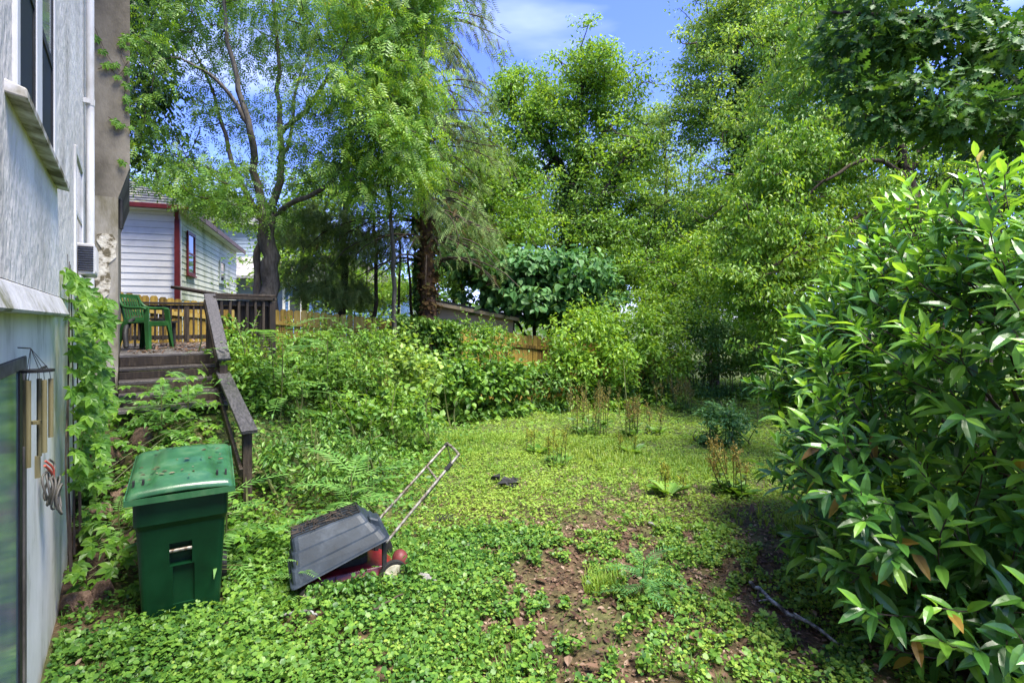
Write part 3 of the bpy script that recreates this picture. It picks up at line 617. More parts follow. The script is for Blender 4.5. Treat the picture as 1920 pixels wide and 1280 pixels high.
# ============================================================ NEIGHBOUR HOUSE
NA = R(19.5); nh = empty('sided_house', 'white clapboard house with red trim and a dark hip roof beyond the fence', 'house', (-10.4, 16, 0), NA)
mb = MB(); box(mb, -7, -.05, .05, 10.2, -.5, 5.3); mb.build('wall', M['siding'], nh)
def lap(mb, x0, x1, z, e, face):
    if face == 'f': hexa(mb, [(x0, -.02, z), (x1, -.02, z), (x1, .049, z), (x0, .049, z), (x0, -.004, z+e-.006), (x1, -.004, z+e-.006), (x1, .049, z+e-.006), (x0, .049, z+e-.006)])
    else: hexa(mb, [(-.049, x0, z), (.02, x0, z), (.02, x1, z), (-.049, x1, z), (-.049, x0, z+e-.006), (.004, x0, z+e-.006), (.004, x1, z+e-.006), (-.049, x1, z+e-.006)])
for k in range(21):
    z = 1.15+k*.2
    mb = MB(); lap(mb, -7, -.06, z, .2, 'f'); mb.build('siding_board', M['siding'], nh)
    mb = MB(); lap(mb, .0, 10.2, z, .2, 'r'); mb.build('siding_board', M['sidinggreen'], nh)
mb = MB(); box(mb, -.10, .045, -.045, -.0045, 1.0, 5.28); box(mb, .0045, .045, -.0045, .09, 1.0, 5.28); mb.build('corner_board', M['siding'], nh)
for (y0, y1, z0, z1, mt) in ((.75, 1.72, 3.40, 4.82, 'redtrim'), (5.95, 7.0, 3.5, 4.45, 'greysiding')):
    mb = MB(); f = .09
    box(mb, .031, .08, y0, y0+f, z0, z1); box(mb, .031, .08, y1-f, y1, z0, z1); box(mb, .031, .08, y0+f, y1-f, z1-f, z1); box(mb, .031, .08, y0+f, y1-f, z0, z0+f); box(mb, .031, .07, y0+f, y1-f, (z0+z1)/2-.03, (z0+z1)/2+.03)
    wd = mb.build('window', M[mt], nh)
    mb = MB(); box(mb, .032, .05, y0+f, y1-f, z0+f, (z0+z1)/2-.031); box(mb, .032, .05, y0+f, y1-f, (z0+z1)/2+.031, z1-f); mb.build('pane', M['glass'], wd)
    mb = MB(); box(mb, .031, .11, y0-.05, y1+.05, z0-.05, z0-.001); mb.build('sill', M[mt], wd)
# hip roof
e = .34; A = [(-7-e, -e), (e, -e), (e, 10.2+e), (-7-e, 10.2+e)]; zr = 5.40; rise = 2.0
r1 = (-3.5, 3.5, zr+rise); r2 = (-3.5, 6.7, zr+rise)
mb = MB(); v = [(*a, zr) for a in A]+[r1, r2]; mb.add(v, [(0, 1, 4), (1, 2, 5, 4), (2, 3, 5), (3, 0, 4, 5), (3, 2, 1, 0)]); rf = mb.build('roof', M['darkroof'], nh)
mb = MB()
def course(a, b, c, d, n):
    """rows of shingles on the quad a-b (eave) to d-c (top)"""
    a, b, c, d = map(np.array, (a, b, c, d)); nn = norm(np.cross(b-a, d-a))
    for i in range(n):
        f0_, f1_ = i/n, (i+1)/n
        p0 = a+(d-a)*f0_+nn*.03; p1 = b+(c-b)*f0_+nn*.03; p2 = b+(c-b)*f1_+nn*.008; p3 = a+(d-a)*f1_+nn*.008
        L = np.linalg.norm(p1-p0); m_ = max(1, int(L/.3)); cuts = np.sort(np.concatenate([[0, 1], (np.arange(1, m_)+(.5 if i % 2 else 0)*0+rng.random(m_-1)*.3)/m_]))
        for u0, u1 in zip(cuts, cuts[1:]):
            h = nn*rng.random()*.012; g_ = .004/max(L, .1)
            mb.add([p0+(p1-p0)*(u0+g_)+h, p0+(p1-p0)*(u1-g_)+h, p3+(p2-p3)*u1, p3+(p2-p3)*u0, p0+(p1-p0)*(u0+g_)-nn*.02, p0+(p1-p0)*(u1-g_)-nn*.02], [(0, 1, 2, 3), (4, 5, 1, 0)])
v = [np.array(x, float) for x in v]
course(v[0], v[1], v[4]+[.01, 0, 0], v[4]-[.01, 0, 0], 16); course(v[1], v[2], v[5], v[4], 16)
mb.build('shingle', M['shingle'], rf, kind='stuff')
mb = MB(); box(mb, -7-e, e, -e-.10, -e-.001, 5.28, 5.42); mb.build('gutter', M['redtrim'], nh, bev=.01)
mb = MB(); box(mb, e+.001, e+.05, -e, 10.2+e, 5.24, 5.42); mb.build('fascia', M['brownfascia'], nh)
mb = MB(); box(mb, -7, e-.002, -e+.001, 0, 5.27, 5.285); box(mb, .03, e-.002, .002, 10.2, 5.27, 5.285); mb.build('soffit', M['siding'], nh)
mb = MB(); beam(mb, (.0, -.30, 5.26), (-.02, -.11, 5.02), .13, .10, (1, 0, 0)); box(mb, -.09, .05, -.17, -.05, .6, 5.03); mb.build('downspout', M['redtrim'], nh)
# ---- grey-blue house far behind
gb = empty('grey_blue_house', 'pale grey blue house with a small white window behind the forked tree', 'house', (-15.6, 31, 0), R(14))
mb = MB(); box(mb, -5, 2.2, 0, 8, -.5, 7.6)
mb.build('wall', M['greysiding'], gb)
for k in range(20):
    mb = MB(); hexa(mb, [(-5, -.04, 3.2+k*.22), (2.2, -.04, 3.2+k*.22), (2.2, -.001, 3.2+k*.22), (-5, -.001, 3.2+k*.22), (-5, -.012, 3.41+k*.22), (2.2, -.012, 3.41+k*.22), (2.2, -.001, 3.41+k*.22), (-5, -.001, 3.41+k*.22)]); mb.build('siding_board', M['greysiding'], gb)
mb = MB(); mb.add([(-5.4, -.5, 7.6), (2.6, -.5, 7.6), (2.6, 8.5, 7.6), (-5.4, 8.5, 7.6), (-1.4, -.5, 9.6), (-1.4, 8.5, 9.6)], [(0, 1, 4), (2, 3, 5), (1, 2, 5, 4), (3, 0, 4, 5), (3, 2, 1, 0)]); mb.build('roof', M['greyrock'], gb)
mb = MB(); hexa(mb, [(-3.5, -1.8, 4.3), (2.4, -1.8, 4.3), (2.4, -.05, 4.3), (-3.5, -.05, 4.3), (-3.5, -1.8, 4.45), (2.4, -1.8, 4.45), (2.4, -.05, 5.7), (-3.5, -.05, 5.7)]); mb.build('porch_roof', M['greyrock'], gb)
for x0 in (.25, -2.6):
    mb = MB(); box(mb, x0, x0+.12, -.12, -.045, 6.0, 7.1); box(mb, x0+.78, x0+.9, -.12, -.045, 6.0, 7.1); box(mb, x0+.12, x0+.78, -.12, -.045, 6.98, 7.1); box(mb, x0+.12, x0+.78, -.12, -.045, 6.0, 6.12)
    box(mb, x0+.43, x0+.47, -.10, -.05, 6.12, 6.98); box(mb, x0+.12, x0+.43, -.10, -.05, 6.52, 6.56); box(mb, x0+.47, x0+.78, -.10, -.05, 6.52, 6.56)
    wd = mb.build('window', M['siding'], gb); mb = MB(); box(mb, x0+.12, x0+.78, -.06, -.046, 6.12, 6.98); mb.build('pane', M['glass'], wd)
# ---- blue house
bh = empty('blue_house', 'blue clapboard house with white corner boards low behind the tree trunks', 'house', (-12.3, 27.5, 0), R(6))
mb = MB(); box(mb, 0, 6.2, 0, 7, -.5, 3.9); mb.build('wall', M['bluesiding'], bh)
for k in range(14):
    z = 1.0+k*.2; mb = MB(); hexa(mb, [(.14, -.04, z), (6.06, -.04, z), (6.06, -.001, z), (.14, -.001, z), (.14, -.012, z+.19), (6.06, -.012, z+.19), (6.06, -.001, z+.19), (.14, -.001, z+.19)]); mb.build('siding_board', M['bluesiding'], bh)
for x in (-.01, 1.18, 6.07): mb = MB(); box(mb, x, x+.14, -.06, -.0405, .5, 3.85); mb.build('corner_board', M['siding'], bh)
mb = MB(); mb.add([(-.4, -.5, 3.9), (6.6, -.5, 3.9), (6.6, 7.5, 3.9), (-.4, 7.5, 3.9), (3.1, -.5, 5.6), (3.1, 7.5, 5.6)], [(0, 1, 4), (2, 3, 5), (1, 2, 5, 4), (3, 0, 4, 5), (3, 2, 1, 0)]); mb.build('roof', M['greyrock'], bh)
mb = MB(); box(mb, .3, 1.0, -.09, -.041, 1.9, 3.2); wd = mb.build('window', M['siding'], bh); mb = MB(); box(mb, .38, .92, -.10, -.091, 1.98, 3.12); mb.build('pane', M['glass'], wd)
# ---- tan shed
sx0 = (800-960)/960*15.4; sh = empty('tan_shed', 'tan clapboard shed with a sloping dark roof between fence and tree trunk', 'shed', (sx0, 15.4, 0), R(2))
Wd = 2.6; zl, zr_ = 2.50, 1.98
mb = MB(); hexa(mb, [(0, 0, -.8), (Wd, 0, -.8), (Wd, 3, -.8), (0, 3, -.8), (0, 0, zl-.05), (Wd, 0, zr_-.05), (Wd, 3, zr_-.05), (0, 3, zl-.05)]); mb.build('wall', M['tan'], sh)
for k in range(19):
    z = -.4+k*.145; x1 = Wd if z+.15 < zr_-.05 else max(0.05, Wd*(zl-.05-(z+.15))/(zl-zr_))
    if z+.15 > zl-.06: continue
    mb = MB(); hexa(mb, [(0, -.035, z), (x1, -.035, z), (x1, -.001, z), (0, -.001, z), (0, -.01, z+.15), (x1, -.01, z+.15), (x1, -.001, z+.15), (0, -.001, z+.15)]); mb.build('siding_board', M['tan'], sh)
mb = MB(); beam(mb, (-.25, 1.45, zl+.07), (Wd+.3, 1.45, zr_+.0), 3.5, .08); mb.build('roof', M['darkroof'], sh)
mb = MB(); beam(mb, (-.2, -.33, zl-.02), (Wd+.25, -.33, zr_-.08), .03, .10); mb.build('fascia', M['tan'], sh)
# ============================================================ WHEELIE BIN
def ring_loft(mb, rings, caps=True):
    n = len(rings[0]); k0 = mb.n; fs = []
    for i in range(len(rings)-1):
        for j in range(n): fs.append((i*n+j, i*n+(j+1) % n, (i+1)*n+(j+1) % n, (i+1)*n+j))
    if caps: fs += [tuple(range(n))[::-1], tuple((len(rings)-1)*n+j for j in range(n))]
    mb.add(np.concatenate([np.array(r, float) for r in rings]), fs)
def rrect(x0, x1, y0, y1, z, r=.04, n=4):
    out = []
    for cx, cy, a0 in ((x1-r, y1-r, 0), (x0+r, y1-r, 90), (x0+r, y0+r, 180), (x1-r, y0+r, 270)):
        for k in range(n+1):
            a = R(a0+90*k/n); out.append((cx+r*math.cos(a), cy+r*math.sin(a), z))
    return out
bz = -.30
bn = empty('wheelie_bin', 'dark green plastic wheeled rubbish bin standing beside the house', 'rubbish bin', (-2.655, 3.52, bz), R(31)); bn.scale = (1, 1, 1.13)
mb = MB()
ring_loft(mb, [rrect(.075, .565, .13, .62, .02), rrect(.07, .57, .12, .64, .10), rrect(.045, .60, .075, .67, .62), rrect(.035, .61, .062, .68, .64), rrect(.030, .615, .045, .685, .66), rrect(.028, .62, .04, .69, .865)])
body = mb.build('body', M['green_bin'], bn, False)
cut = MB(); box(cut, .245, .385, -.2, .165, .36, .51); box(cut, .265, .40, -.2, .135, .10, .355); cuto = cut.build('cutter', M['green_bin'], bn)
bo = body.modifiers.new('b', 'BOOLEAN'); bo.operation = 'DIFFERENCE'; bo.object = cuto; bo.solver = 'EXACT'
bpy.context.view_layer.update()
me = bpy.data.meshes.new_from_object(body.evaluated_get(bpy.context.evaluated_depsgraph_get()))
body.modifiers.clear(); body.data = me; bpy.data.objects.remove(cuto)
bv = body.modifiers.new('bevel', 'BEVEL'); bv.width = .006; bv.segments = 2
mb = MB(); tube(mb, [(.24, .105, .455), (.39, .105, .455)], .012, 10); mb.build('lift_bar', M['metal'], bn, True)
mb = MB(); ring_loft(mb, [rrect(.018, .632, .028, .70, .845, .045), rrect(.018, .632, .028, .70, .875, .045)]); mb.build('rim', M['green_bin'], bn, bev=.004)
# lid: crowned shell with raised middle, rising to the back
def lidz(x, y): return .885+.125*(y/.78)+.018*math.sin(math.pi*max(0, min(1, (x+.005)/.66)))
mb = MB(); nx_, ny_ = 28, 22; v = []
for i in range(nx_+1):
    for j in range(ny_+1):
        x = -.01+.67*i/nx_; y = -.02+.76*j/ny_; z = lidz(x, y); ex = min(x+.01, .66-x); ey = min(y+.02, .74-y)
        z -= .035*(1-S(ex/.035))+.030*(1-S(ey/.03))
        cx = S((x-.13)/.03)*S((.53-x)/.03); cy = S((y-.06)/.035)*S((.60-y)/.04); z += .028*cx*cy
        z += .018*S((x-.17)/.02)*S((.49-x)/.02)*S((y-.30)/.03)*S((.66-y)/.03)
        v.append((x, y, z))
fs = [(i*(ny_+1)+j, (i+1)*(ny_+1)+j, (i+1)*(ny_+1)+j+1, i*(ny_+1)+j+1) for i in range(nx_) for j in range(ny_)]
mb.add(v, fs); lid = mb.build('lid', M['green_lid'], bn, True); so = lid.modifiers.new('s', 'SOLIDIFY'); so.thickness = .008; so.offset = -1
mb = MB(); P_ = [(-.012, -.022), (.662, -.022), (.662, .742), (-.012, .742)]
ring_loft(mb, [[(x, y, lidz(x, y)-.068) for x, y in P_], [(x*1.0, y, lidz(x, y)-.030) for x, y in P_]], False); lr = mb.build('skirt', M['green_lid'], lid); so = lr.modifiers.new('s', 'SOLIDIFY'); so.thickness = .012
for x, y in ((.06, .10), (.575, .10)):
    mb = MB(); box(mb, x-.035, x-.022, y-.01, y+.03, lidz(x, y)-.005, lidz(x, y)+.03); box(mb, x+.022, x+.035, y-.01, y+.03, lidz(x, y)-.005, lidz(x, y)+.03); mb.build('lug', M['black'], lid)
mb = MB(); tube(mb, [(.05, .75, .97), (.60, .75, .97)], .016, 8); box(mb, .05, .12, .70, .76, .90, .97); box(mb, .53, .60, .70, .76, .90, .97); mb.build('handle', M['green_lid'], bn)
for x in (.045, .575):
    mb = MB(); tube(mb, [(x, .63, .12), (x+.05, .63, .12)], .12, 20); mb.build('wheel', M['black'], bn)
mb = MB(); n = 34; x = .05+.55*rng.random(n); y = .03+.62*rng.random(n); z = np.array([(lidz(a, b)+.036+.012*(.17 < a < .49 and .3 < b < .66))*1.13 for a, b in zip(x, y)])
leaves(mb, OV, np.stack([x, y, z], -1), rdir(n)*[1, 1, .1], rdir(n)*.15+[0, 0, 1], .018+.03*rng.random(n)); o = mb.build('lid_litter', M['litter'], None, kind='stuff'); o.location = (-2.655, 3.52, bz); o.rotation_euler = (0, 0, R(31)); tag(o, 'small fallen leaves stuck on the wet green bin lid', 'dead leaves')
# ============================================================ LAWN MOWER
ma = R(27); mw = empty('lawn_mower', 'red push lawn mower with rusty handle sunk in the ground cover', 'lawn mower', (-1.30, 4.06, -.19), ma)
mb = MB(); ring_loft(mb, [rrect(-.36, .36, -.22, .22, .06, .12), rrect(-.36, .36, -.22, .22, .10, .12), rrect(-.31, .30, -.18, .18, .17, .10), rrect(-.16, .16, -.14, .14, .19, .09)]); mb.build('mower_deck', M['redpaint'], mw, bev=.006)
mb = MB(); ring_loft(mb, [rrect(-.12, .14, -.12, .12, .19, .06), rrect(-.12, .14, -.12, .12, .24, .06)]); mb.build('engine', M['black'], mw)
for x, y, r_ in ((-.30, -.25, .085), (.30, -.25, .112), (-.30, .25, .085), (.30, .25, .112)):
    w_ = .045; mb = MB(); tube(mb, [(x, y-w_/2, r_), (x, y+w_/2, r_)], r_, 28); wh = mb.build('wheel', M['black'], mw, bev=.006)
    sg = -1 if y < 0 else 1; mb = MB(); tube(mb, [(x, y+sg*w_/2, r_), (x, y+sg*(w_/2+.006), r_)], r_*.8, 24); tube(mb, [(x, y+sg*(w_/2+.006), r_), (x, y+sg*(w_/2+.02), r_)], r_*.25, 12)
    for k in range(5): a = k*1.2566; beam(mb, (x+r_*.2*math.cos(a), y+sg*(w_/2+.008), r_+r_*.2*math.sin(a)), (x+r_*.76*math.cos(a), y+sg*(w_/2+.008), r_+r_*.76*math.sin(a)), .008, .012, (0, 1, 0))
    mb.build('hub', M['wheelwhite'], wh)
mb = MB(); rs = []
for k in range(8):
    a = k/7*math.pi/2; r_ = .068*math.cos(a)+.002; rs.append([(.385+r_*math.cos(b)*.9, -.115+r_*math.sin(b), .165+.075*math.sin(a)) for b in np.linspace(0, 2*math.pi, 18, endpoint=False)])
rs = [[(x, y, .08) for x, y, z in rs[0]]]+rs; ring_loft(mb, rs); mb.build('wheel_guard', M['redplastic'], mw, True)
Mw = Matrix.Translation((-1.30, 4.06, -.19)) @ Matrix.Rotation(ma, 4, 'Z'); Mi = np.array(Mw.inverted())
def loc(p): return (Mi@np.array([*p, 1]))[:3]
nb, nt_ = loc((-.985, 3.95, .17)), loc((-.46, 4.36, .75)); fb_, ft = loc((-1.13, 4.26, .22)), loc((-.60, 4.70, .76))
mb = MB(); e1 = nb*.04+nt_*.96; e2 = fb_*.04+ft*.96; bow = curve([nb, (nb+nt_)/2, e1, nt_*.99+ft*.01+(ft-nt_)*.06+(nt_-nb)*.012, ft*.99+nt_*.01+(nt_-ft)*.06+(ft-fb_)*.012, e2, (fb_+ft)/2, fb_], 46)
tube(mb, bow, .0125, 8); mb.build('handle', M['metal'], mw, True)
mb = MB(); tube(mb, [nb+(nt_-nb)*.70, fb_+(ft-fb_)*.70], .010, 8); mb.build('crossbar', M['metal'], mw, True)
mb = MB(); tube(mb, [nb+(nt_-nb)*.82, nb+(nt_-nb)*.90], .02, 8); tube(mb, [fb_+(ft-fb_)*.98, fb_+(ft-fb_)*1.01], .02, 8)
tube(mb, curve([ft, (ft+nt_)/2+np.array([-.02, 0, -.06]), nb+(nt_-nb)*.86, nb+(nt_-nb)*.6+np.array([0, .01, -.03]), nb+(nt_-nb)*.3, nb], 26), .004, 5); mb.build('cable', M['black'], mw)
for p in (nb, fb_): mb = MB(); box(mb, p[0]-.018, p[0]+.018, p[1]-.012, p[1]+.012, .15, p[2]+.02); mb.build('handle_bracket', M['black'], mw, bev=.005)
# ---- grass box lying tilted on the mower
gbx = empty('grass_catcher', 'upturned slate grey ribbed plastic grass catcher resting on the mower', 'grass catcher', (-1.27, 3.95, -.1))
go = np.array([-1.27, 3.95, -.1])
An, Bn = np.array([-1.552, 3.66, -.015]), np.array([-.955, 3.90, .235]); wv = np.array([-.20, .40, .03])
Tn, Dn = np.array([-1.668, 3.82, .245]), np.array([-1.165, 4.03, .39]); tw_ = np.array([-.12, .26, .0])
bot = [An, Bn, Bn+wv, An+wv]; top = [Tn, Dn, Dn+tw_, Tn+tw_]; cb = sum(bot)/4; ct = sum(top)/4
def bring(f, o):
    c = cb*(1-f)+ct*f; r_ = [bot[i]*(1-f)+top[i]*f for i in range(4)]; ax = norm(Bn-An); ay = norm(wv); out = []
    corner = [p+(ax*(1 if i in (1, 2) else -1)+ay*(1 if i > 1 else -1))*o for i, p in enumerate(r_)]
    for i in range(4):
        p = corner[i]; a = corner[i-1]; b_ = corner[(i+1) % 4]; rr_ = .05
        pa = p+norm(a-p)*rr_; pb = p+norm(b_-p)*rr_
        for t_ in (0, .33, .67, 1): out.append((pa*(1-t_)**2+p*2*t_*(1-t_)+pb*t_**2)-go)
    return out
mb = MB(); ring_loft(mb, [bring(f, o) for f, o in ((0, .030), (.045, .030), (.05, .012), (.33, .010), (.355, -.004), (.66, -.006), (.685, -.018), (.93, -.018), (.98, -.022), (1.0, -.034))])
gbody = mb.build('shell', M['slate'], gbx, bev=.004)
mb = MB()
for i in range(9):
    f = .06+.88*i/8
    a = Tn*(1-f)+Dn*f+tw_*.12+[0, 0, .004]; beam(mb, a-go, a+tw_*.76-go, .006, .010)
for g_ in (.15, .32, .5, .68, .85): beam(mb, Tn+(Dn-Tn)*.04+tw_*g_+[0, 0, .007]-go, Tn+(Dn-Tn)*.96+tw_*g_+[0, 0, .007]-go, .006, .010)
mb.build('grille', M['black'], gbx, kind='stuff')
mb = MB()
for i in range(46):
    f = rng.random()*.8+.05; g_ = .1+.8*rng.random(); a = Tn+(Dn-Tn)*f+tw_*g_+[0, 0, .018]-go; d_ = rdir(1)[0]*[.06, .06, .006]; tube(mb, [a-d_, a, a+d_*.8], .0022, 4)
o = mb.build('dry_vine', M['twig'], None, kind='stuff'); o.location = tuple(go); tag(o, 'dry brown vine stems tangled on top of the grey grass catcher', 'dead vine')
mb = MB(); hx = Bn*.35+Dn*.65-go; hexa(mb, np.array([hx+[-.02, .0, -.05], hx+[.07, .03, -.07], hx+[.03, .13, -.07], hx+[-.06, .10, -.05], hx+[-.02, 0, .03], hx+[.05, .03, .0], hx+[.01, .13, .0], hx+[-.06, .10, .03]])); mb.build('latch', M['slate'], gbx, bev=.01)
# ============================================================ ROCKS AND DEBRIS
import bmesh
def rockmesh(seed, mat):
    bm_ = bmesh.new(); bmesh.ops.create_icosphere(bm_, subdivisions=2, radius=1); r_ = np.random.default_rng(seed); pl = norm(r_.normal(size=(9, 3)))
    for v in bm_.verts:
        p = np.array(v.co); m_ = min(1.0, min((.62+.2*((k*7) % 3)/2)/max(np.dot(p, q_), .01) for k, q_ in enumerate(pl))); v.co = Vector(p*m_*(1+.05*r_.normal()))
    me = bpy.data.meshes.new('rock'); bm_.to_mesh(me); bm_.free(); me.materials.append(M[mat]); return me
RM = [rockmesh(s, 'rock') for s in range(5)]
RS = 1.35
spots = [(118, 1040, 4.0, .13, 'brown rock at the foot of the white pier'), (150, 1075, 3.9, .12, 'flat rusty rock left of the bin near its base'), (185, 1085, 3.95, .10, 'dark wet rock close against the left side of the bin'), (170, 985, 4.3, .13, 'orange brown rock midway up the bank beside the bin'),
         (195, 960, 4.5, .11, 'pale topped rock on the bank left of the bin lid'), (150, 950, 4.6, .12, 'dark rock below the creeper on the bank'), (135, 1000, 4.2, .10, 'rounded rock by the pier edge under the vine'), (210, 830, 5.3, .14, 'large tan rock among creeper leaves below the stairs'),
         (240, 865, 5.0, .12, 'reddish rock just above the back of the bin'), (275, 850, 5.1, .10, 'small reddish rock behind the bin lid'), (235, 905, 4.6, .12, 'wet dark rock directly left of the bin lid'), (180, 900, 4.8, .12, 'brown rock in the shade under hanging creeper'), (260, 815, 5.5, .13, 'dark flat rock below the bottom step')]
for i, (px, py, Y, r_, lb) in enumerate(spots):
    p = at(px, py, Y); p[2] = G(p[0], p[1])+r_*.25
    o = bpy.data.objects.new('rock', RM[i % 5]); C.objects.link(o); o.location = tuple(p); o.rotation_euler = (i*1.1, i*.7, i*2.1); o.scale = (r_*1.7, r_*1.3, r_*.95); tag(o, lb, 'rock', 'rocks on the bank beside the bin')
def rock(px, py, Y, sc, lb, mat='greyrock', seed=11, rz=0):
    o = bpy.data.objects.new('rock', rockmesh(seed, mat)); C.objects.link(o); p = at(px, py, Y); o.location = (p[0], p[1], G(p[0], p[1])+sc[2]*.5); o.scale = sc; o.rotation_euler = (0, .25, rz); tag(o, lb, 'rock')
rock(802, 1102, 3.98, (.10, .05, .055), 'pale grey broken stone lying right of the mower wheel', rz=-.4)
rock(1225, 990, 5.1, (.07, .05, .03), 'small bluish stone on the bare patch of lawn', seed=12)
rock(845, 1200, 3.3, (.05, .04, .025), 'small reddish stone in the leaf litter near the picture bottom', 'rock', 13)
rock(1035, 1225, 3.15, (.05, .035, .02), 'small dark stone in the clover near the bottom of the picture', 'rock', 14)
def stick(pts, r_, mat, lb, cat='branch', forks=()):
    mb = MB(); P = []
    for px, py, Y, dz in pts: p = at(px, py, Y); P.append((p[0], p[1], G(p[0], p[1])+dz))
    P = curve(P, 14)+rng.normal(size=(14, 3))*r_*.5; tube(mb, P, np.linspace(r_, r_*.6, 14), 7)
    for k, L, a in forks: q_ = P[k]; tube(mb, [q_, q_+np.array([L*math.cos(a), L*math.sin(a), .02])], [r_*.5, r_*.25], 5)
    return tag(mb.build('fallen_branch', M[mat], None, True), lb, cat)
stick([(1408, 1104, 3.95, .04), (1450, 1140, 3.65, .05), (1530, 1190, 3.38, .05), (1610, 1240, 3.12, .03)], .017, 'lichen', 'grey lichen covered fallen branch on the litter below the laurel', forks=((4, -.12, .5), (8, .10, 2.2)))
stick([(535, 1162, 3.45, .06), (570, 1168, 3.42, .07), (595, 1172, 3.40, .05)], .011, 'lichen', 'short grey lichened stick below the front wheel of the mower')
stick([(700, 1165, 3.45, .07), (740, 1145, 3.6, .07), (790, 1122, 3.8, .06)], .007, 'twig', 'thin dark stick lying left of the pale stone')
stick([(1425, 1125, 3.85, .04), (1422, 1150, 3.7, .03)], .012, 'twig', 'short dark stub of wood beside the lichened branch')
stick([(1285, 1075, 4.1, .03), (1320, 1090, 4.0, .03)], .007, 'twig', 'thin twig on the brown litter right of the seedling')
mb = MB(); c = at(945, 897, 6.4); n = 40
for k in range(9): a = np.array([c[0]+rng.normal()*.08, c[1]+rng.normal()*.06, G(c[0], c[1])+.04+rng.random()*.03]); hexa(mb, np.array([a+[x, y, z] for z in (0, .018) for x, y in ((-.05, -.03), (.04, -.03), (.035, .035), (-.04, .03))])+rng.normal(size=(8, 3))*.016)
tag(mb.build('charred_scrap', M['black'], None), 'heap of black scrap plastic lying on the lawn beyond the mower handle', 'scrap')
mb = MB(); c = at(818, 955, 5.3); zz = G(c[0], c[1])+.08
tube(mb, [(c[0]+.025*math.cos(a)+a*.006, c[1]+.02*math.sin(a), zz+.025*math.sin(a+.6)) for a in np.linspace(0, 30, 60)], .005, 5); tag(mb.build('black_spring', M['black'], None), 'small coiled black spring lying in the lawn weeds', 'spring')
# ============================================================ TREES
def L(*p): return [at(*q) for q in p]
# big forked tree left
YA = 12.6
tree('ash_tree', 'forked tree with pinnate leaves rising behind the deck railing', 'tree',
     [(L((506, 640, YA), (503, 540, YA), (502, 470, YA), (503, 405, YA)), .24, .18),
      (L((500, 420, YA), (478, 335, YA), (470, 250, 12.2), (445, 165, 12), (428, 60, 11.8), (420, -80, 11.8)), .12, .03),
      (L((505, 415, YA), (523, 330, YA), (525, 220, 12.9), (519, 120, 13), (512, -60, 13)), .11, .03),
      (L((495, 420, YA), (440, 320, 12.8), (415, 230, 12.8), (385, 140, 13.2), (335, 50, 13.5)), .08, .02),
      (L((470, 240, 12.2), (420, 165, 11.8), (375, 130, 11.4), (320, 105, 11)), .06, .02),
      (L((512, 412, YA), (550, 380, 12.3), (612, 350, 12), (645, 300, 12), (662, 240, 12)), .08, .03),
      (L((525, 250, 12.9), (575, 205, 12.6), (625, 130, 12.3), (665, 50, 12), (700, -40, 12)), .07, .02),
      (L((524, 300, 12.9), (545, 260, 13.4), (560, 150, 13.6), (600, 50, 13.8)), .06, .02),
      (L((486, 640, 12.75), (484, 560, 12.75), (482, 500, 12.7), (486, 438, 12.7)), .11, .08)],
     [ell(300, 70, 11.5, 60, 80, 1.3, 26), ell(400, 30, 12, 80, 60, 1.5, 30), ell(540, 30, 13, 90, 60, 1.5, 30), ell(325, 215, 12, 65, 60, 1.4, 15), ell(300, 280, 13, 50, 26, 1.2, 14),
      ell(400, 345, 12.4, 90, 45, 1.6, 34), ell(470, 385, 12, 70, 40, 1.2, 22), ell(575, 280, 12.5, 60, 70, 1.3, 18), ell(600, 180, 12.5, 60, 50, 1.2, 16), ell(560, 110, 13.5, 60, 60, 1.4, 16),
      ell(620, 40, 12.5, 70, 60, 1.5, 28), ell(460, 240, 12.8, 40, 70, 1.2, 7), ell(400, -70, 12.5, 160, 60, 2, 50), ell(420, 180, 13.2, 70, 60, 1.2, 12)],
     PIN, 'mid', .31, 16, .5, 'barkgrey', r0=.02, droop=.6, up=.9)
def fl_extra(root, off, cens, nodes):
    mb = MB(); c = cens[rng.choice(len(cens), 40)]+rng.normal(size=(40, 3))*.3; clump_leaves(mb, RH, c-off, .16, 26, .07, .8, .2, .6, .9); mb.build('flower_panicle', M['blossom'], root, kind='stuff')
tree('sumac_tree', 'tall bright yellow green tree with drooping compound leaves left of the spruce', 'tree',
     [(L((738, 640, 12.4), (739, 560, 12.4), (735, 450, 12.2), (724, 300, 12), (702, 150, 11.8), (690, 0, 11.8), (680, -100, 11.8)), .065, .03),
      (L((722, 300, 12), (770, 220, 11.6), (790, 130, 11.5), (800, 50, 11.5)), .05, .015), (L((712, 220, 12), (660, 160, 11.6), (640, 90, 11.5)), .05, .015), (L((730, 390, 12.1), (690, 350, 11.8), (660, 330, 11.7)), .04, .015)],
     [ell(700, 60, 11.6, 90, 80, 1.3, 62), ell(755, 120, 11.4, 70, 100, 1.2, 48), ell(690, 190, 11.3, 80, 60, 1.1, 40), ell(745, 250, 11.2, 75, 70, 1.1, 44), ell(710, 340, 11.5, 75, 50, 1.1, 22), ell(780, 300, 11.3, 40, 60, .9, 18), ell(720, -60, 11.6, 130, 60, 1.5, 46), ell(650, 280, 11.8, 40, 40, .9, 16), ell(800, 20, 12, 60, 50, 1, 22)],
     PIN, 'yellow', .32, 17, .46, 'barkgrey', r0=.018, droop=.75, up=.9, extra=fl_extra)
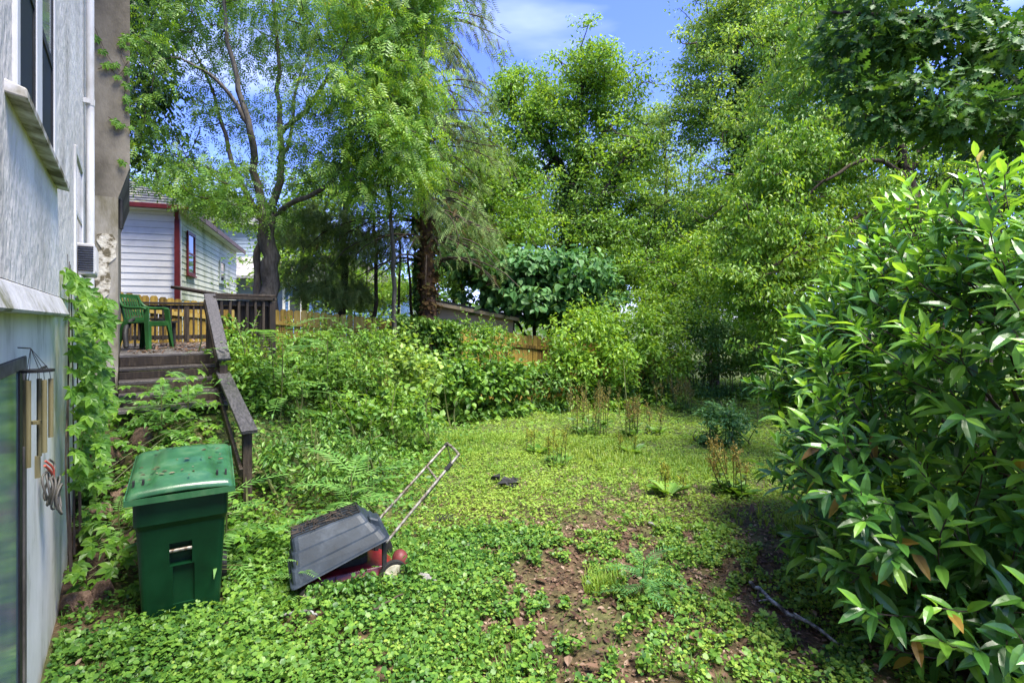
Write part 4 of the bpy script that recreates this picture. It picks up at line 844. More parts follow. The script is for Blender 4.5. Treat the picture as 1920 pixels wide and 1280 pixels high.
tree('drooping_tree', 'dark leaved tree hanging over the far corner of the stucco house', 'tree',
     [(L((190, 560, 13.6), (195, 300, 13.4), (215, 100, 13.2), (240, -60, 13)), .12, .05), (L((205, 200, 13.3), (290, 120, 13), (310, 40, 12.8)), .05, .02)],
     [ell(268, 40, 12.8, 40, 70, .9, 40), ell(262, 170, 12.8, 36, 70, .8, 34), ell(246, 270, 13, 20, 50, .8, 12), ell(280, -50, 13, 60, 50, 1, 28)],
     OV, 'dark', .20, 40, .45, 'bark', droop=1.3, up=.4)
# spruce
def spruce():
    Y = 14.3; base = at(806, 655, Y); top = at(795, -230, Y); root = empty('spruce_tree', 'tall thin needled spruce with brown ivy stems on its trunk', 'tree', tuple(base))
    mb = MB(); P = curve([base, at(800, 480, Y), at(797, 200, Y), top], 20); tube(mb, P-base, np.linspace(.27, .05, 20), 10); mb.build('trunk', M['barkbrown'], root, True)
    br = MB(); lf = MB(); dn = MB(); Pn = []; Dn_ = []; sz = []
    for k in range(150):
        f = .33+.67*rng.random(); p = P[int(f*19)]*1.0; a = rng.random()*2*math.pi; Lb = (3.1-2.0*max(0, f-.35))*(.55+.6*rng.random())
        if f < .42: Lb *= .8
        d = np.array([math.cos(a), math.sin(a), 0]); q = curve([p, p+d*Lb*.4+[0, 0, .12], p+d*Lb*.8+[0, 0, -.25], p+d*Lb+[0, 0, -.35-.5*rng.random()]], 9)
        tube(br, q-base, np.linspace(.032, .008, 9), 4, False)
        if f < .40 and rng.random() < .6: continue
        dead = (f < .42) or (rng.random() < .22) or (f < .4 and rng.random() < .4)
        for j in range(2, 9):
            for s in range(8 if not dead else 2):
                if rng.random() < .25: continue
                sd = np.cross(d, [0, 0, 1])*(1 if s % 2 else -1); pp = q[j]+rng.normal(size=3)*.10-[0, 0, .12*(s//2)]; Pn.append(pp-base); Dn_.append(norm(sd*(.6+.5*rng.random())+d*.5+np.array([0, 0, -.7-.6*rng.random()]))); sz.append(.22+.20*rng.random())
        if dead:
            for j in range(3, 9, 2): e_ = q[j]+rng.normal(size=3)*[.3, .3, .1]-[0, 0, .35*rng.random()]; tube(br, [q[j]-base, e_-base], [.006, .003], 3, False)
    Pn = np.array(Pn); Dn_ = np.array(Dn_); sz = np.array(sz); N = rdir(len(Pn))*.6+[0, 0, .7]; m_ = rng.random(len(Pn)) < .14
    leaves(lf, SPR, Pn[~m_], Dn_[~m_], N[~m_], sz[~m_]); leaves(dn, SPR, Pn[m_], Dn_[m_], N[m_], sz[m_]*.8)
    br.build('twig', M['twig'], root, kind='stuff'); lf.build('crown', M['needle'], root, kind='stuff'); dn.build('dead_foliage', M['dryneedle'], root, kind='stuff')
    # ivy stems round the trunk
    iv = MB(); n = 900; f = rng.random(n)**1.0*.55+.12; idx = (f*19).astype(int); a = rng.random(n)*6.28; p = P[idx]+np.stack([np.cos(a)*.3, np.sin(a)*.3, rng.random(n)*.6], -1); leaves(iv, HEART, p-base, rdir(n)*[1, 1, .5]+[0, 0, -.5], np.stack([np.cos(a), np.sin(a), .3+0*a], -1), .09+.05*rng.random(n))
    iv.build('dead_ivy', M['dryneedle'], root, kind='stuff')
    iv = MB(); n = 700; f = rng.random(n)*.4+.08; idx = (f*19).astype(int); a = rng.random(n)*1.6+2.3; p = P[idx]+np.stack([np.cos(a)*.36, np.sin(a)*.36, rng.random(n)*.6], -1); leaves(iv, HEART, p-base, rdir(n)*[1, 1, .5]+[0, 0, -.5], np.stack([np.cos(a), np.sin(a), .3+0*a], -1), .13)
    iv.build('live_ivy', M['dark'], root, kind='stuff')
spruce()
# hemlock foliage left of the spruce
tree('hemlock_tree', 'feathery dark hemlock with hanging boughs between forked tree and spruce', 'tree',
     [(L((640, 640, 15.5), (645, 480, 15.5), (650, 330, 15.5), (655, 200, 15.5)), .14, .05), (L((700, 640, 15), (705, 500, 15), (700, 400, 15)), .07, .04), (L((776, 640, 15), (770, 560, 15), (765, 470, 15)), .06, .03), (L((745, 640, 15), (748, 560, 15), (750, 450, 15)), .05, .03)],
     [ell(620, 430, 15, 90, 50, 1.6, 64), ell(600, 520, 15, 60, 45, 1.4, 50), ell(690, 450, 15, 70, 50, 1.4, 50), ell(650, 545, 15, 60, 26, 1.4, 26), ell(680, 330, 15.6, 60, 50, 1.2, 26)],
     SPR, 'needle', .32, 15, .32, 'bark', droop=1.0, up=.7, flat=.4, r0=.016)
# ivy covered tree in the middle
def ivy_extra(centres, r_=.45, nl=60, s=.13):
    def f(root, off, cens, nodes):
        mb = MB(); clump_leaves(mb, HEART, np.vstack(centres)-off, r_, nl, s, .9, .5, .5, .7); mb.build('ivy', M['dark'], root, kind='stuff')
    return f
def along(pts, n, jit):
    p = curve(pts, n); return p+rng.normal(size=p.shape)*jit
YC = 22
c1, c2, c3 = L((1070, 640, YC), (1068, 420, YC), (1058, 330, YC), (1010, 250, YC), (950, 175, YC)), L((1066, 400, YC), (1085, 300, 21.5), (1080, 200, 21), (1112, 110, 21)), L((1128, 640, 20), (1130, 480, 20), (1124, 385, 20), (1170, 300, 20), (1205, 260, 20))
tree('ivy_clad_tree', 'tall bright tree with ivy smothered leaning trunks at the middle of the treeline', 'tree',
     [(c1, .30, .07), (c2, .22, .05), (c3, .16, .04), (L((1040, 300, YC), (1000, 330, YC), (960, 320, YC)), .07, .03), (L((1085, 300, 21.5), (1150, 230, 21.5), (1180, 160, 21.5)), .09, .03)],
     [ell(985, 175, 22, 62, 38, 1.6, 70), ell(1110, 130, 21, 58, 42, 1.5, 62), ell(1150, 200, 21.5, 55, 55, 1.6, 62), ell(1050, 210, 21.5, 60, 45, 1.6, 56), ell(985, 245, 22, 50, 40, 1.5, 40), ell(1075, 290, 21.5, 60, 40, 1.5, 34), ell(1150, 300, 21, 70, 40, 1.5, 44), ell(955, 320, 22, 60, 45, 1.6, 50), ell(1180, 360, 20.5, 50, 40, 1.4, 34)],
     OV, 'bright', .19, 62, .66, 'bark', r0=.03, extra=ivy_extra([along(c1[1:], 34, .22), along(c2, 20, .18), along(c3[1:], 14, .12), ell(1068, 470, 21.8, 24, 100, .5, 26)], .42, 44, .14))
tree('slim_tree', 'slim pale tree in front of the sky right of the ivy clad tree', 'tree',
     [(L((1252, 640, 27), (1250, 430, 27), (1247, 300, 27), (1240, 215, 27)), .14, .05), (L((1250, 420, 27), (1235, 380, 27), (1225, 350, 27)), .06, .03)],
     [ell(1225, 235, 27, 42, 38, 1.4, 52), ell(1195, 290, 27, 45, 50, 1.4, 50), ell(1240, 330, 27, 30, 60, 1.2, 28), ell(1225, 400, 26, 50, 40, 1.4, 40)],
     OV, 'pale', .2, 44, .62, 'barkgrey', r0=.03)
tree('thin_bare_tree', 'very thin sparse tree in the sky gap before the big right hand trees', 'tree',
     [(L((1292, 640, 30), (1290, 430, 30), (1294, 330, 30), (1298, 260, 30)), .13, .05), (L((1291, 400, 30), (1278, 340, 30), (1268, 300, 30)), .06, .03)],
     [ell(1298, 290, 30, 22, 45, 1.2, 26), ell(1275, 340, 30, 26, 50, 1.2, 22), ell(1310, 390, 29, 34, 40, 1.2, 30)],
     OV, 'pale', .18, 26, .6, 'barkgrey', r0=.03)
YE = 20
e1_, e2_ = L((1402, 660, YE), (1398, 450, YE), (1412, 330, YE), (1388, 200, YE), (1380, 60, YE), (1390, -60, YE)), L((1395, 300, YE), (1350, 215, YE), (1330, 170, YE))
tree('tall_ivy_tree', 'very tall pale green tree with a dark ivy column right of the sky gap', 'tree',
     [(e1_, .32, .08), (e2_, .12, .04), (L((1388, 200, YE), (1440, 120, YE), (1480, 40, YE)), .12, .04), (L((1390, 150, YE), (1350, 90, YE), (1340, 40, YE)), .09, .03)],
     [ell(1325, 130, 20, 50, 45, 1.6, 48), ell(1350, 60, 20, 60, 45, 1.7, 60), ell(1420, 30, 20, 70, 60, 1.8, 70), ell(1300, 205, 20, 36, 28, 1.3, 22), ell(1345, 245, 20, 60, 35, 1.6, 46), ell(1440, 140, 20.5, 70, 60, 1.8, 60), ell(1390, -60, 20, 100, 50, 2, 60), ell(1490, 60, 20, 60, 70, 1.8, 50), ell(1400, 210, 20, 50, 30, 1.3, 24)],
     OV, 'pale', .18, 60, .62, 'bark', r0=.03, extra=ivy_extra([along(e1_[1:4], 34, .25), ell(1412, 310, 19.8, 38, 50, .7, 40), ell(1392, 170, 19.8, 18, 45, .4, 14), along(e2_, 12, .15)], .42, 50, .14))
# big arching tree right
YR = 12
tree('arching_tree', 'broad yellow green tree with a dark arching bough behind the laurel', 'tree',
     [(L((1760, 720, 11.5), (1745, 560, 11.5), (1720, 430, 11.5), (1700, 320, 11.6), (1660, 200, 11.8), (1600, 90, 12)), .26, .06),
      (L((1716, 380, 11.5), (1680, 318, 11.2), (1630, 300, 11), (1570, 325, 10.8), (1520, 360, 10.8), (1480, 420, 10.8)), .065, .02),
      (L((1700, 320, 11.6), (1760, 220, 11.8), (1800, 120, 12)), .12, .04), (L((1716, 400, 11.5), (1640, 390, 11), (1560, 440, 10.6), (1450, 500, 10.4)), .09, .02)],
     [ell(1540, 120, 12.5, 90, 70, 1.3, 80), ell(1480, 220, 12.8, 70, 60, 1.2, 56), ell(1620, 220, 12, 110, 60, 1.2, 84), ell(1540, 290, 11.6, 100, 40, 1.1, 66), ell(1440, 330, 11.8, 65, 60, 1.1, 56), ell(1420, 430, 11.4, 70, 60, 1.1, 70),
      ell(1390, 520, 11.2, 55, 55, 1.0, 56), ell(1500, 460, 11.0, 80, 60, 1.1, 60), ell(1600, 400, 11.6, 110, 70, 1.3, 60), ell(1720, 330, 12.2, 100, 110, 1.3, 60), ell(1520, 540, 11, 90, 40, 1.1, 46), ell(1460, 590, 11, 70, 40, 1, 34), ell(1500, 20, 13, 90, 50, 1.5, 44), ell(1650, 80, 13, 100, 80, 1.5, 60)],
     OV, 'yellow', .13, 50, .42, 'bark', r0=.02, droop=1.1, up=.8)
# oak overhead
tree('oak_tree', 'dark oak branches with lobed leaves reaching in from the upper right', 'tree',
     [([np.array([10.5, 7.5, -.4]), np.array([10.3, 7.4, 2]), np.array([9.8, 7.2, 5]), np.array([9, 7, 8]), np.array([8.5, 7, 10])], .4, .2),
      ([np.array([9.9, 7.2, 4.4]), at(2050, 80, 6.8), at(1850, 40, 6.6), at(1680, 30, 6.6), at(1560, 20, 6.8)], .13, .02),
      ([at(2050, 80, 6.8), at(1930, 170, 6.4), at(1800, 200, 6.2), at(1680, 210, 6.2)], .07, .015),
      ([np.array([9.6, 7.1, 5.5]), at(2000, -80, 6.8), at(1800, -90, 7), at(1600, -60, 7)], .10, .02)],
     [ell(1740, 70, 6.6, 130, 55, .6, 44), ell(1870, 110, 6.3, 80, 60, .6, 26), ell(1690, 190, 6.3, 70, 45, .4, 20), ell(1810, 210, 6.1, 100, 45, .5, 30), ell(1890, 240, 6.4, 60, 40, .5, 18), ell(1610, 60, 6.8, 60, 60, .5, 16), ell(1560, 110, 6.9, 35, 35, .4, 5), ell(1750, -60, 6.8, 220, 50, 1, 50), ell(1960, 150, 6.5, 80, 140, 1, 34), ell(1590, 150, 6.6, 30, 30, .3, 5), ell(2150, 60, 7, 130, 130, 1.2, 40)],
     OAK, 'oak', .165, 26, .30, 'bark', r0=.012, droop=.6, up=.7, flat=.6)
# catalpa like big leaf shrub behind fence
tree('broadleaf_bush', 'big dome of bluish green broad leaves behind the fence beside the tan shed', 'bush',
     [(L((1000, 680, 16.5), (1000, 600, 16.5), (980, 520, 16.5)), .08, .04), (L((1010, 680, 16.5), (1040, 590, 16.5), (1080, 520, 16.5)), .07, .03), (L((1000, 660, 16.5), (950, 570, 16.3), (890, 510, 16)), .06, .03), (L((1005, 660, 16.5), (1060, 600, 16), (1120, 560, 16)), .05, .02)],
     [ell(960, 505, 16, 95, 38, 1.5, 120), ell(1060, 510, 16, 90, 40, 1.5, 110), ell(880, 482, 16.6, 50, 26, 1.0, 34), ell(1000, 560, 15.8, 110, 30, 1.3, 90), ell(1110, 550, 16, 50, 40, 1.2, 40), ell(1060, 595, 16.5, 80, 22, 1, 30)],
     HEART, 'blue', .20, 26, .42, 'bark', r0=.016, droop=.9, up=1.0)
# ---------------- trees filling the middle and back
def simple(name, lb, px, py0, Y, crowns, mat, size=.19, nl=50, cr=.7, r_=.16, bark='bark', tm=OV, cat='tree', group=None, droop=.4, lean=0, **k):
    tops = sorted(crowns, key=lambda c: c[1])[:3]; b = at(px, py0, Y); b[2] = min(b[2], G(b[0], b[1]))
    g0 = b.copy(); fork = at(px+lean*.5, (py0+min(c[1] for c in crowns))/2+20, Y)
    limbs = [([g0, (g0+fork)/2+[.05, 0, 0], fork, at(tops[0][0], tops[0][1], tops[0][2])], r_, r_*.2)]
    for c in crowns[:5]:
        if c is not tops[0]: limbs.append(([(g0+fork)/2, fork*.6+at(c[0], c[1], c[2])*.4, at(c[0], c[1], c[2])], r_*.5, r_*.15))
    return tree(name, lb, cat, limbs, [ell(c[0], c[1], c[2], c[3], c[4], c[5], c[6]) for c in crowns], tm, mat, size, nl, cr, bark, group, droop=droop, r0=r_*.12+.006, **k)
bgp = 'trees filling the wood behind the fence'
simple('background_tree', 'bright tree leaning over the broad leaved bush left of the ivy clad trunks', 905, 640, 20, [(880, 330, 20, 70, 50, 1.6, 56), (930, 400, 19.5, 80, 45, 1.6, 60), (900, 260, 20.5, 40, 40, 1.3, 26), (980, 440, 19, 60, 30, 1.3, 34)], 'bright', group=bgp)
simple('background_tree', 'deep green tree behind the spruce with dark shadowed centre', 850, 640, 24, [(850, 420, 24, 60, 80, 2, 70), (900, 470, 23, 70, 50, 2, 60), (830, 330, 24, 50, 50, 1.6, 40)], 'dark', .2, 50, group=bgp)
simple('background_tree', 'mid green rounded tree under the slim pale tree', 1230, 640, 22, [(1200, 440, 22, 70, 50, 1.8, 66), (1260, 470, 21, 70, 50, 1.8, 66), (1180, 510, 20, 60, 40, 1.5, 44), (1310, 440, 22, 60, 50, 1.6, 50)], 'mid', group=bgp)
simple('background_tree', 'dense fresh green tree left of the arching tree', 1340, 640, 17.5, [(1320, 480, 17.5, 70, 60, 1.6, 80), (1290, 550, 17, 90, 40, 1.5, 70), (1370, 400, 18, 50, 60, 1.4, 56), (1240, 540, 18, 60, 35, 1.4, 40)], 'bright', .17, 56, .6, group=bgp)
simple('background_tree', 'shaded green tree behind the right half of the broad leaved bush', 1150, 640, 19.5, [(1140, 440, 20, 70, 40, 1.6, 60), (1180, 500, 19, 60, 40, 1.5, 50), (1090, 400, 20.5, 50, 35, 1.5, 34)], 'mid', group=bgp)
simple('background_tree', 'low yellow green tree seen under the hemlock boughs', 700, 640, 24, [(690, 540, 24, 80, 40, 1.8, 50), (760, 560, 23, 60, 35, 1.6, 36), (640, 500, 25, 60, 40, 1.6, 36)], 'yellow', group=bgp)
simple('background_tree', 'green tree just right of the forked trunk above the blue house', 570, 640, 20, [(560, 440, 20, 60, 60, 1.7, 60), (590, 380, 20, 60, 50, 1.6, 44), (540, 500, 19, 40, 40, 1.3, 30), (620, 350, 21, 50, 40, 1.5, 24), (640, 560, 18, 60, 26, 1.2, 30)], 'bright', group=bgp)
simple('background_tree', 'bright tree above the ridge of the clapboard house roof', 330, 640, 30, [(290, 340, 30, 70, 50, 2, 60), (370, 370, 30, 70, 45, 2, 60), (420, 400, 29, 40, 25, 1.4, 16)], 'yellow', .22, 50, .8, group=bgp)
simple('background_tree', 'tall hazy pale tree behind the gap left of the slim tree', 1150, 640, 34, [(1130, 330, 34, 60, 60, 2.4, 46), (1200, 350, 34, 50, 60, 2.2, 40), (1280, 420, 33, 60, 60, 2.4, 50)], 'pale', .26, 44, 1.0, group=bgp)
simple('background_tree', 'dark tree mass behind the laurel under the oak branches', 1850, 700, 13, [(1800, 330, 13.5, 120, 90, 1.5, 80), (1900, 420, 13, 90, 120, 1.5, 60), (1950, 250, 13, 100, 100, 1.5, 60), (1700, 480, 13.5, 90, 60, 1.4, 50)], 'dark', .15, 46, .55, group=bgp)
simple('background_tree', 'shadowy green tree right of the spruce trunk and above the shed', 870, 640, 19, [(860, 520, 19, 40, 30, 1.3, 34), (870, 440, 19.5, 50, 50, 1.4, 44), (930, 350, 21, 60, 40, 1.4, 34)], 'mid', group=bgp)
for lb, px, Y, cr_, mt in (('hazy tree filling the gap left of the ivy clad trunks', 960, 27, [(950, 320, 27, 70, 60, 2, 70), (1000, 390, 26, 70, 50, 2, 60), (900, 400, 27, 60, 60, 2, 50)], 'bright'),
                       ('leafy tree just behind the ivy clad trunks', 1090, 26, [(1060, 390, 26, 70, 50, 2, 60), (1120, 430, 25, 60, 40, 2, 50), (1090, 330, 26, 60, 40, 2, 40)], 'mid'),
                       ('pale green tree behind the foot of the tall ivy column', 1330, 26, [(1320, 400, 26, 60, 60, 2, 60), (1370, 470, 25, 60, 50, 2, 50), (1260, 500, 25, 60, 40, 2, 40), (1350, 330, 26, 50, 50, 2, 40)], 'pale'),
                       ('deep tree filling the wood behind the arching bough', 1560, 17, [(1500, 330, 17, 100, 80, 2, 80), (1600, 260, 17, 100, 80, 2, 70), (1450, 470, 17, 80, 60, 2, 60), (1620, 480, 16, 120, 70, 2, 80)], 'mid'),
                       ('tall crown closing the sky behind the big right hand trees', 1520, 24, [(1480, 120, 24, 110, 90, 2, 90), (1600, 100, 24, 110, 110, 2, 90), (1440, 240, 24, 80, 70, 2, 60)], 'bright')):
    simple('background_tree', lb, px, 640, Y, cr_, mt, .2, 50, .8, group=bgp)
# far wood closing the view
mb = MB(); cs = []
for k in range(900):
    px = rng.uniform(-300, 2700); Y = rng.uniform(38, 52); py = rng.uniform(430, 650) if px > 860 else rng.uniform(500, 640)
    if px > 1380: py = rng.uniform(330, 620)
    cs.append(at(px, py, Y))
clump_leaves(mb, RH, np.array(cs), 1.9, 34, .55, .7); o = mb.build('far_wood', M['mid'], None, kind='stuff'); tag(o, 'far off wood closing the view between the nearer trees', 'wood')
# ============================================================ SHRUBS AND WEEDS IN FRONT OF THE FENCE
def shoots(mb, st, bases, dirs, Ls, size, tm, droop=.3, k=9, off=0):
    for b, d, Lg in zip(bases, dirs, Ls):
        d = norm(d); tip = b+d*Lg+[0, 0, -.10*Lg]; P = curve([b, b+d*Lg*.5+[0, 0, .04*Lg], tip], k+1); tube(st, P, np.linspace(.006, .002, k+1), 3, False)
        t = norm(np.gradient(P, axis=0)); a = np.arange(k+1)*2.4+rng.random()*6; s = norm(np.cross(t, [.1, .2, 1])); u = np.cross(s, t)
        o = np.cos(a)[:, None]*s+np.sin(a)[:, None]*u
        leaves(mb, tm, P, o+t*.7+[0, 0, -droop*.3], u*.2+t*.4+[0, 0, 1]+rng.normal(size=(k+1, 3))*.2, size*(1.05-.5*np.linspace(0, 1, k+1)**2)*(.8+.4*rng.random(k+1)))
def shrub(name, lb, cat, crowns, mat, tm=OV, size=.11, nl=30, cr=.26, nsh=30, shL=.5, group=None, droop=.5, flat=.7, smat=None, up=.85, stems=True):
    cx = np.mean([at(c[0], c[1], c[2]) for c in crowns], axis=0); b = np.array([cx[0], cx[1], G(cx[0], cx[1])-.03]); root = empty(name, lb, cat, tuple(b), 0, group)
    cens = np.vstack([ell(*c) for c in crowns]); g = gh(cens[:, 0], cens[:, 1]); cens[:, 2] = np.maximum(cens[:, 2], g+.12)
    st = MB()
    low_ = cens[rng.random(len(cens)) < .3].copy(); low_[:, 2] = gh(low_[:, 0], low_[:, 1])+.10+.12*rng.random(len(low_)); cens = np.vstack([cens, low_])
    for c in (crowns if stems else []):
        for j in range(4):
            e_ = at(c[0], c[1], c[2])+rng.normal(size=3)*.25; s_ = np.array([e_[0]+rng.normal()*.15, e_[1]+rng.normal()*.15, G(e_[0], e_[1])-.05]); 
            if e_[2] < s_[2]+.15: e_[2] = s_[2]+.3
            tube(st, curve([s_-b, (s_+e_)/2+rng.normal(size=3)*.08-b, e_-b], 6), np.linspace(.018, .006, 6), 5, False)
    lf = MB(); clump_leaves(lf, tm, cens-b, cr*(.6+.8*rng.random(len(cens))), nl, size, flat, droop, up)
    g = gh(cens[:, 0], cens[:, 1])
    if nsh:
        i = np.argsort(-(cens[:, 2]-g)+rng.random(len(cens))*.8)[:max(nsh*2, 1)]; i = rng.permutation(i)[:nsh]; d = rdir(len(i))*[.6, .6, .2]+[0, 0, .9]
        shoots(lf, st, cens[i]-b, d, shL*(.5+.8*rng.random(len(i))), size*1.05, tm)
    st.build('stem', M['stem'], root, kind='stuff'); lf.build('foliage', M[mat], root, kind='stuff', )
    if smat: pass
    return root
sg = 'overgrown bushes along the fence'
shrub('overgrown_bush', 'dark leafy bush before the fence under the tan shed', 'bush', [(895, 705, 11.6, 65, 36, .7, 60), (850, 720, 11, 60, 30, .6, 40), (960, 710, 12, 55, 34, .6, 44), (895, 650, 12.2, 22, 18, .3, 6)], 'mid', HEART, .12, 26, .26, 46, .7, sg)
shrub('overgrown_bush', 'fresh green bush hiding the right end of the amber fence', 'bush', [(1090, 640, 13.2, 70, 50, .8, 66), (1060, 690, 12.8, 60, 35, .6, 40), (1110, 590, 13.8, 45, 24, .6, 20), (1150, 680, 13, 50, 40, .7, 36)], 'bright', OV, .12, 30, .28, 50, .7, sg)
shrub('overgrown_bush', 'wide bright bramble mound right of the fence end', 'bush', [(1200, 625, 14.5, 80, 45, 1, 80), (1260, 590, 15, 70, 36, .9, 50), (1230, 670, 14, 80, 35, .8, 56)], 'bright', OV, .12, 34, .3, 50, .7, sg)
shrub('overgrown_bush', 'feathery blue green bush below the dense trees', 'bush', [(1315, 610, 15.5, 60, 40, 1, 60), (1350, 650, 15, 60, 40, .8, 50)], 'blue', RH, .08, 60, .3, 30, .6, sg)
shrub('overgrown_bush', 'dark tangled brush beside the far left edge of the laurel', 'bush', [(1400, 650, 15, 70, 45, 1, 70), (1460, 640, 14, 70, 60, 1, 60), (1430, 590, 15.5, 60, 30, 1, 30)], 'mid', OV, .12, 32, .3, 30, .6, sg)
shrub('overgrown_bush', 'low dark undergrowth at the far edge of the lawn', 'bush', [(1010, 715, 12.6, 60, 22, .5, 30), (1120, 718, 13.2, 70, 22, .5, 34), (1220, 708, 14, 70, 20, .5, 34), (1310, 694, 15.5, 60, 16, .5, 26), (1390, 690, 16.5, 60, 14, .5, 22)], 'cover', OV, .10, 30, .26, 24, .35, sg)
# ivy over the fence
cv = []
for k in range(210):
    x = rng.uniform(-3.35, -1.45); i_ = (x-f0[0])/fd[0]; y = f0[1]+fd[1]*i_; z = ftop(x)+.10-rng.random()**1.2*1.7; th = .10+.28*rng.random(); cv.append([x+fn[0]*th, y+fn[1]*th, max(z, G(x, y)+.1)])
iv = empty('fence_ivy', 'thick mat of dark ivy draped over the fence left of the spruce trunk', 'ivy', (-2.5, 12.9, G(-2.5, 12.9)))
mb = MB(); clump_leaves(mb, HEART, np.array(cv)-np.array(iv.location), .20, 34, .10, .8, .9, .3, .6); mb.build('foliage', M['mid'], iv, kind='stuff')
mb = MB()
for k in range(14): a = np.array(cv[k*9])-np.array(iv.location); tube(mb, curve([[a[0], a[1], 0], [a[0]+.1, a[1], a[2]*.5], a], 6), .012, 4, False)
mb.build('stem', M['twig'], iv, kind='stuff')
shrub('pale_shoots', 'loose pale leaved shoots before the ivy draped fence', 'shrub', [(790, 690, 10.3, 55, 34, .4, 22), (740, 660, 10.6, 40, 26, .4, 12), (760, 730, 10, 60, 26, .4, 20)], 'pale', HEART, .13, 12, .22, 46, .9, None)
wg = 'tall weeds on the slope below the deck'
shrub('tall_weeds', 'dense tall weeds topping the slope right of the deck corner', 'weeds', [(600, 665, 8.8, 65, 30, .6, 40), (650, 695, 8.6, 70, 30, .6, 44), (560, 700, 8, 60, 26, .5, 34), (690, 640, 9.6, 36, 28, .5, 20)], 'mid', OV, .085, 34, .22, 70, .55, wg)
shrub('tall_weeds', 'weedy tangle close beside the sloping handrail', 'weeds', [(460, 690, 7.0, 40, 24, .4, 30), (500, 720, 7, 50, 24, .4, 34), (450, 650, 7.4, 26, 20, .3, 12)], 'mid', OV, .08, 30, .2, 34, .5, wg)
shrub('tall_weeds', 'mixed weeds halfway down the slope above the lawn', 'weeds', [(720, 745, 8.6, 70, 18, .5, 22), (650, 775, 7.6, 60, 14, .4, 16), (770, 775, 8.2, 40, 16, .3, 10)], 'mid', HEART, .085, 26, .2, 50, .4, wg)
shrub('tall_weeds', 'leafy weeds low on the slope behind the mower', 'weeds', [(590, 820, 6.2, 60, 14, .3, 20), (690, 838, 6.2, 50, 12, .3, 14), (620, 885, 5.5, 60, 12, .25, 16), (520, 855, 5.6, 40, 16, .25, 14)], 'cover', OV, .065, 30, .16, 40, .28, wg)
shrub('climbing_weed', 'slender climbing weed growing up beside the upper handrail', 'weeds', [(428, 610, 7.6, 9, 36, .12, 9), (430, 660, 7.4, 14, 22, .15, 7)], 'yellow', OV, .07, 16, .11, 10, .3)
shrub('tall_weeds', 'small weeds crowding the red deck and wheels of the mower', 'weeds', [(625, 1108, 3.66, 45, 5, .04, 11), (690, 1092, 3.74, 40, 5, .04, 9), (775, 1070, 3.95, 14, 5, .04, 4)], 'cover', HEART, .035, 14, .06, 0, .12, wg, stems=False)
shrub('overgrown_bush', 'loose shoots rising in front of the tan shed wall', 'bush', [(905, 628, 12.7, 40, 24, .4, 20), (940, 640, 12.9, 36, 18, .4, 12)], 'mid', OV, .10, 24, .22, 26, .5, sg)
shrub('dark_bush', 'compact dark blue green bush at the foot of the lone sapling on the lawn', 'bush', [(1358, 782, 8.7, 36, 22, .3, 26), (1385, 790, 8.8, 20, 14, .2, 8)], 'blue', OV, .075, 26, .14, 16, .28)
shrub('fence_weeds', 'tall pale weeds leaning against the fence right of the deck', 'weeds', [(560, 640, 10.6, 30, 18, .3, 7), (625, 625, 11, 40, 18, .3, 10), (520, 655, 9.6, 22, 18, .3, 5)], 'mid', OV, .09, 22, .2, 34, .6)
# ------------------------------------------------------------ docks
def dock(px, py, Y, h, n, lb, mat='dockseed', spread=.22, bl=9, lean=0, group='seeding dock plants on the lawn'):
    p = at(px, py, Y); p[2] = G(p[0], p[1]); root = empty('dock_plant', lb, 'dock', tuple(p), 0, group)
    st = MB(); sd = MB(); bf = MB()
    for k in range(n):
        a = rng.random()*6.28; r_ = spread*rng.random()**.5; b = np.array([r_*math.cos(a), r_*math.sin(a), 0]); hh = h*(.6+.5*rng.random()); t_ = b+np.array([rng.normal()*.07*hh+lean*hh, rng.normal()*.07*hh, hh])
        P = curve([b, (b+t_)/2+rng.normal(size=3)*.02, t_], 12); tube(st, P, np.linspace(.007, .003, 12), 4, False)
        m_ = 46; f = .42+.58*rng.random(m_); q = P[(f*11).astype(int)]+rng.normal(size=(m_, 3))*[.018, .018, .03]; leaves(sd, RH, q, rdir(m_)+[0, 0, .7], rdir(m_), .020+.016*rng.random(m_))
        for j in range(3):
            c = P[6+j]; e_ = c+np.array([rng.normal()*.06, rng.normal()*.06, .16*h]); tube(st, [c, e_], [.004, .002], 3, False); m_ = 20; f = rng.random(m_)[:, None]; leaves(sd, RH, c+(e_-c)*f+rng.normal(size=(m_, 3))*.012, rdir(m_)+[0, 0, .7], rdir(m_), .022)
        m_ = 3; leaves(bf, OV, P[[2, 3, 5]], rdir(m_)*[1, 1, .2]+[0, 0, .2], rdir(m_)*.3+[0, 0, 1], .13*h/.8)
    a = rng.random(bl)*6.28; leaves(bf, OV, np.stack([.03*np.cos(a), .03*np.sin(a), .03+0*a], -1), np.stack([np.cos(a), np.sin(a), .35+.4*rng.random(bl)], -1), rdir(bl)*.2+[0, 0, 1], .2+.08*rng.random(bl))
    st.build('stem', M['stem'], root, kind='stuff'); sd.build('seed_head', M[mat], root, kind='stuff'); bf.build('leaf_rosette', M['mid'], root, kind='stuff')
dock(1100, 800, 9.6, 0.98, 19, 'thick clump of rust tipped dock at the left of the lawn', spread=.4)
dock(1185, 800, 9.4, 0.83, 12, 'rusty dock clump in the middle of the lawn', spread=.3)
dock(1235, 790, 9.8, .7, 4, 'narrow dock with upright brown stems between rusty clump and sapling')
dock(1262, 745, 12.5, 0.86, 9, 'distant yellow brown dock against the far bushes', spread=.4)
dock(1290, 740, 12.2, 0.80, 7, 'distant dock right of the yellow brown one', spread=.3)
dock(1050, 870, 7.4, .62, 6, 'thin greenish dock near the left edge of the bare ground', 'seedgreen', spread=.2)
dock(1010, 830, 8.2, .5, 3, 'small faint dock left of the greenish one', 'seedgreen')
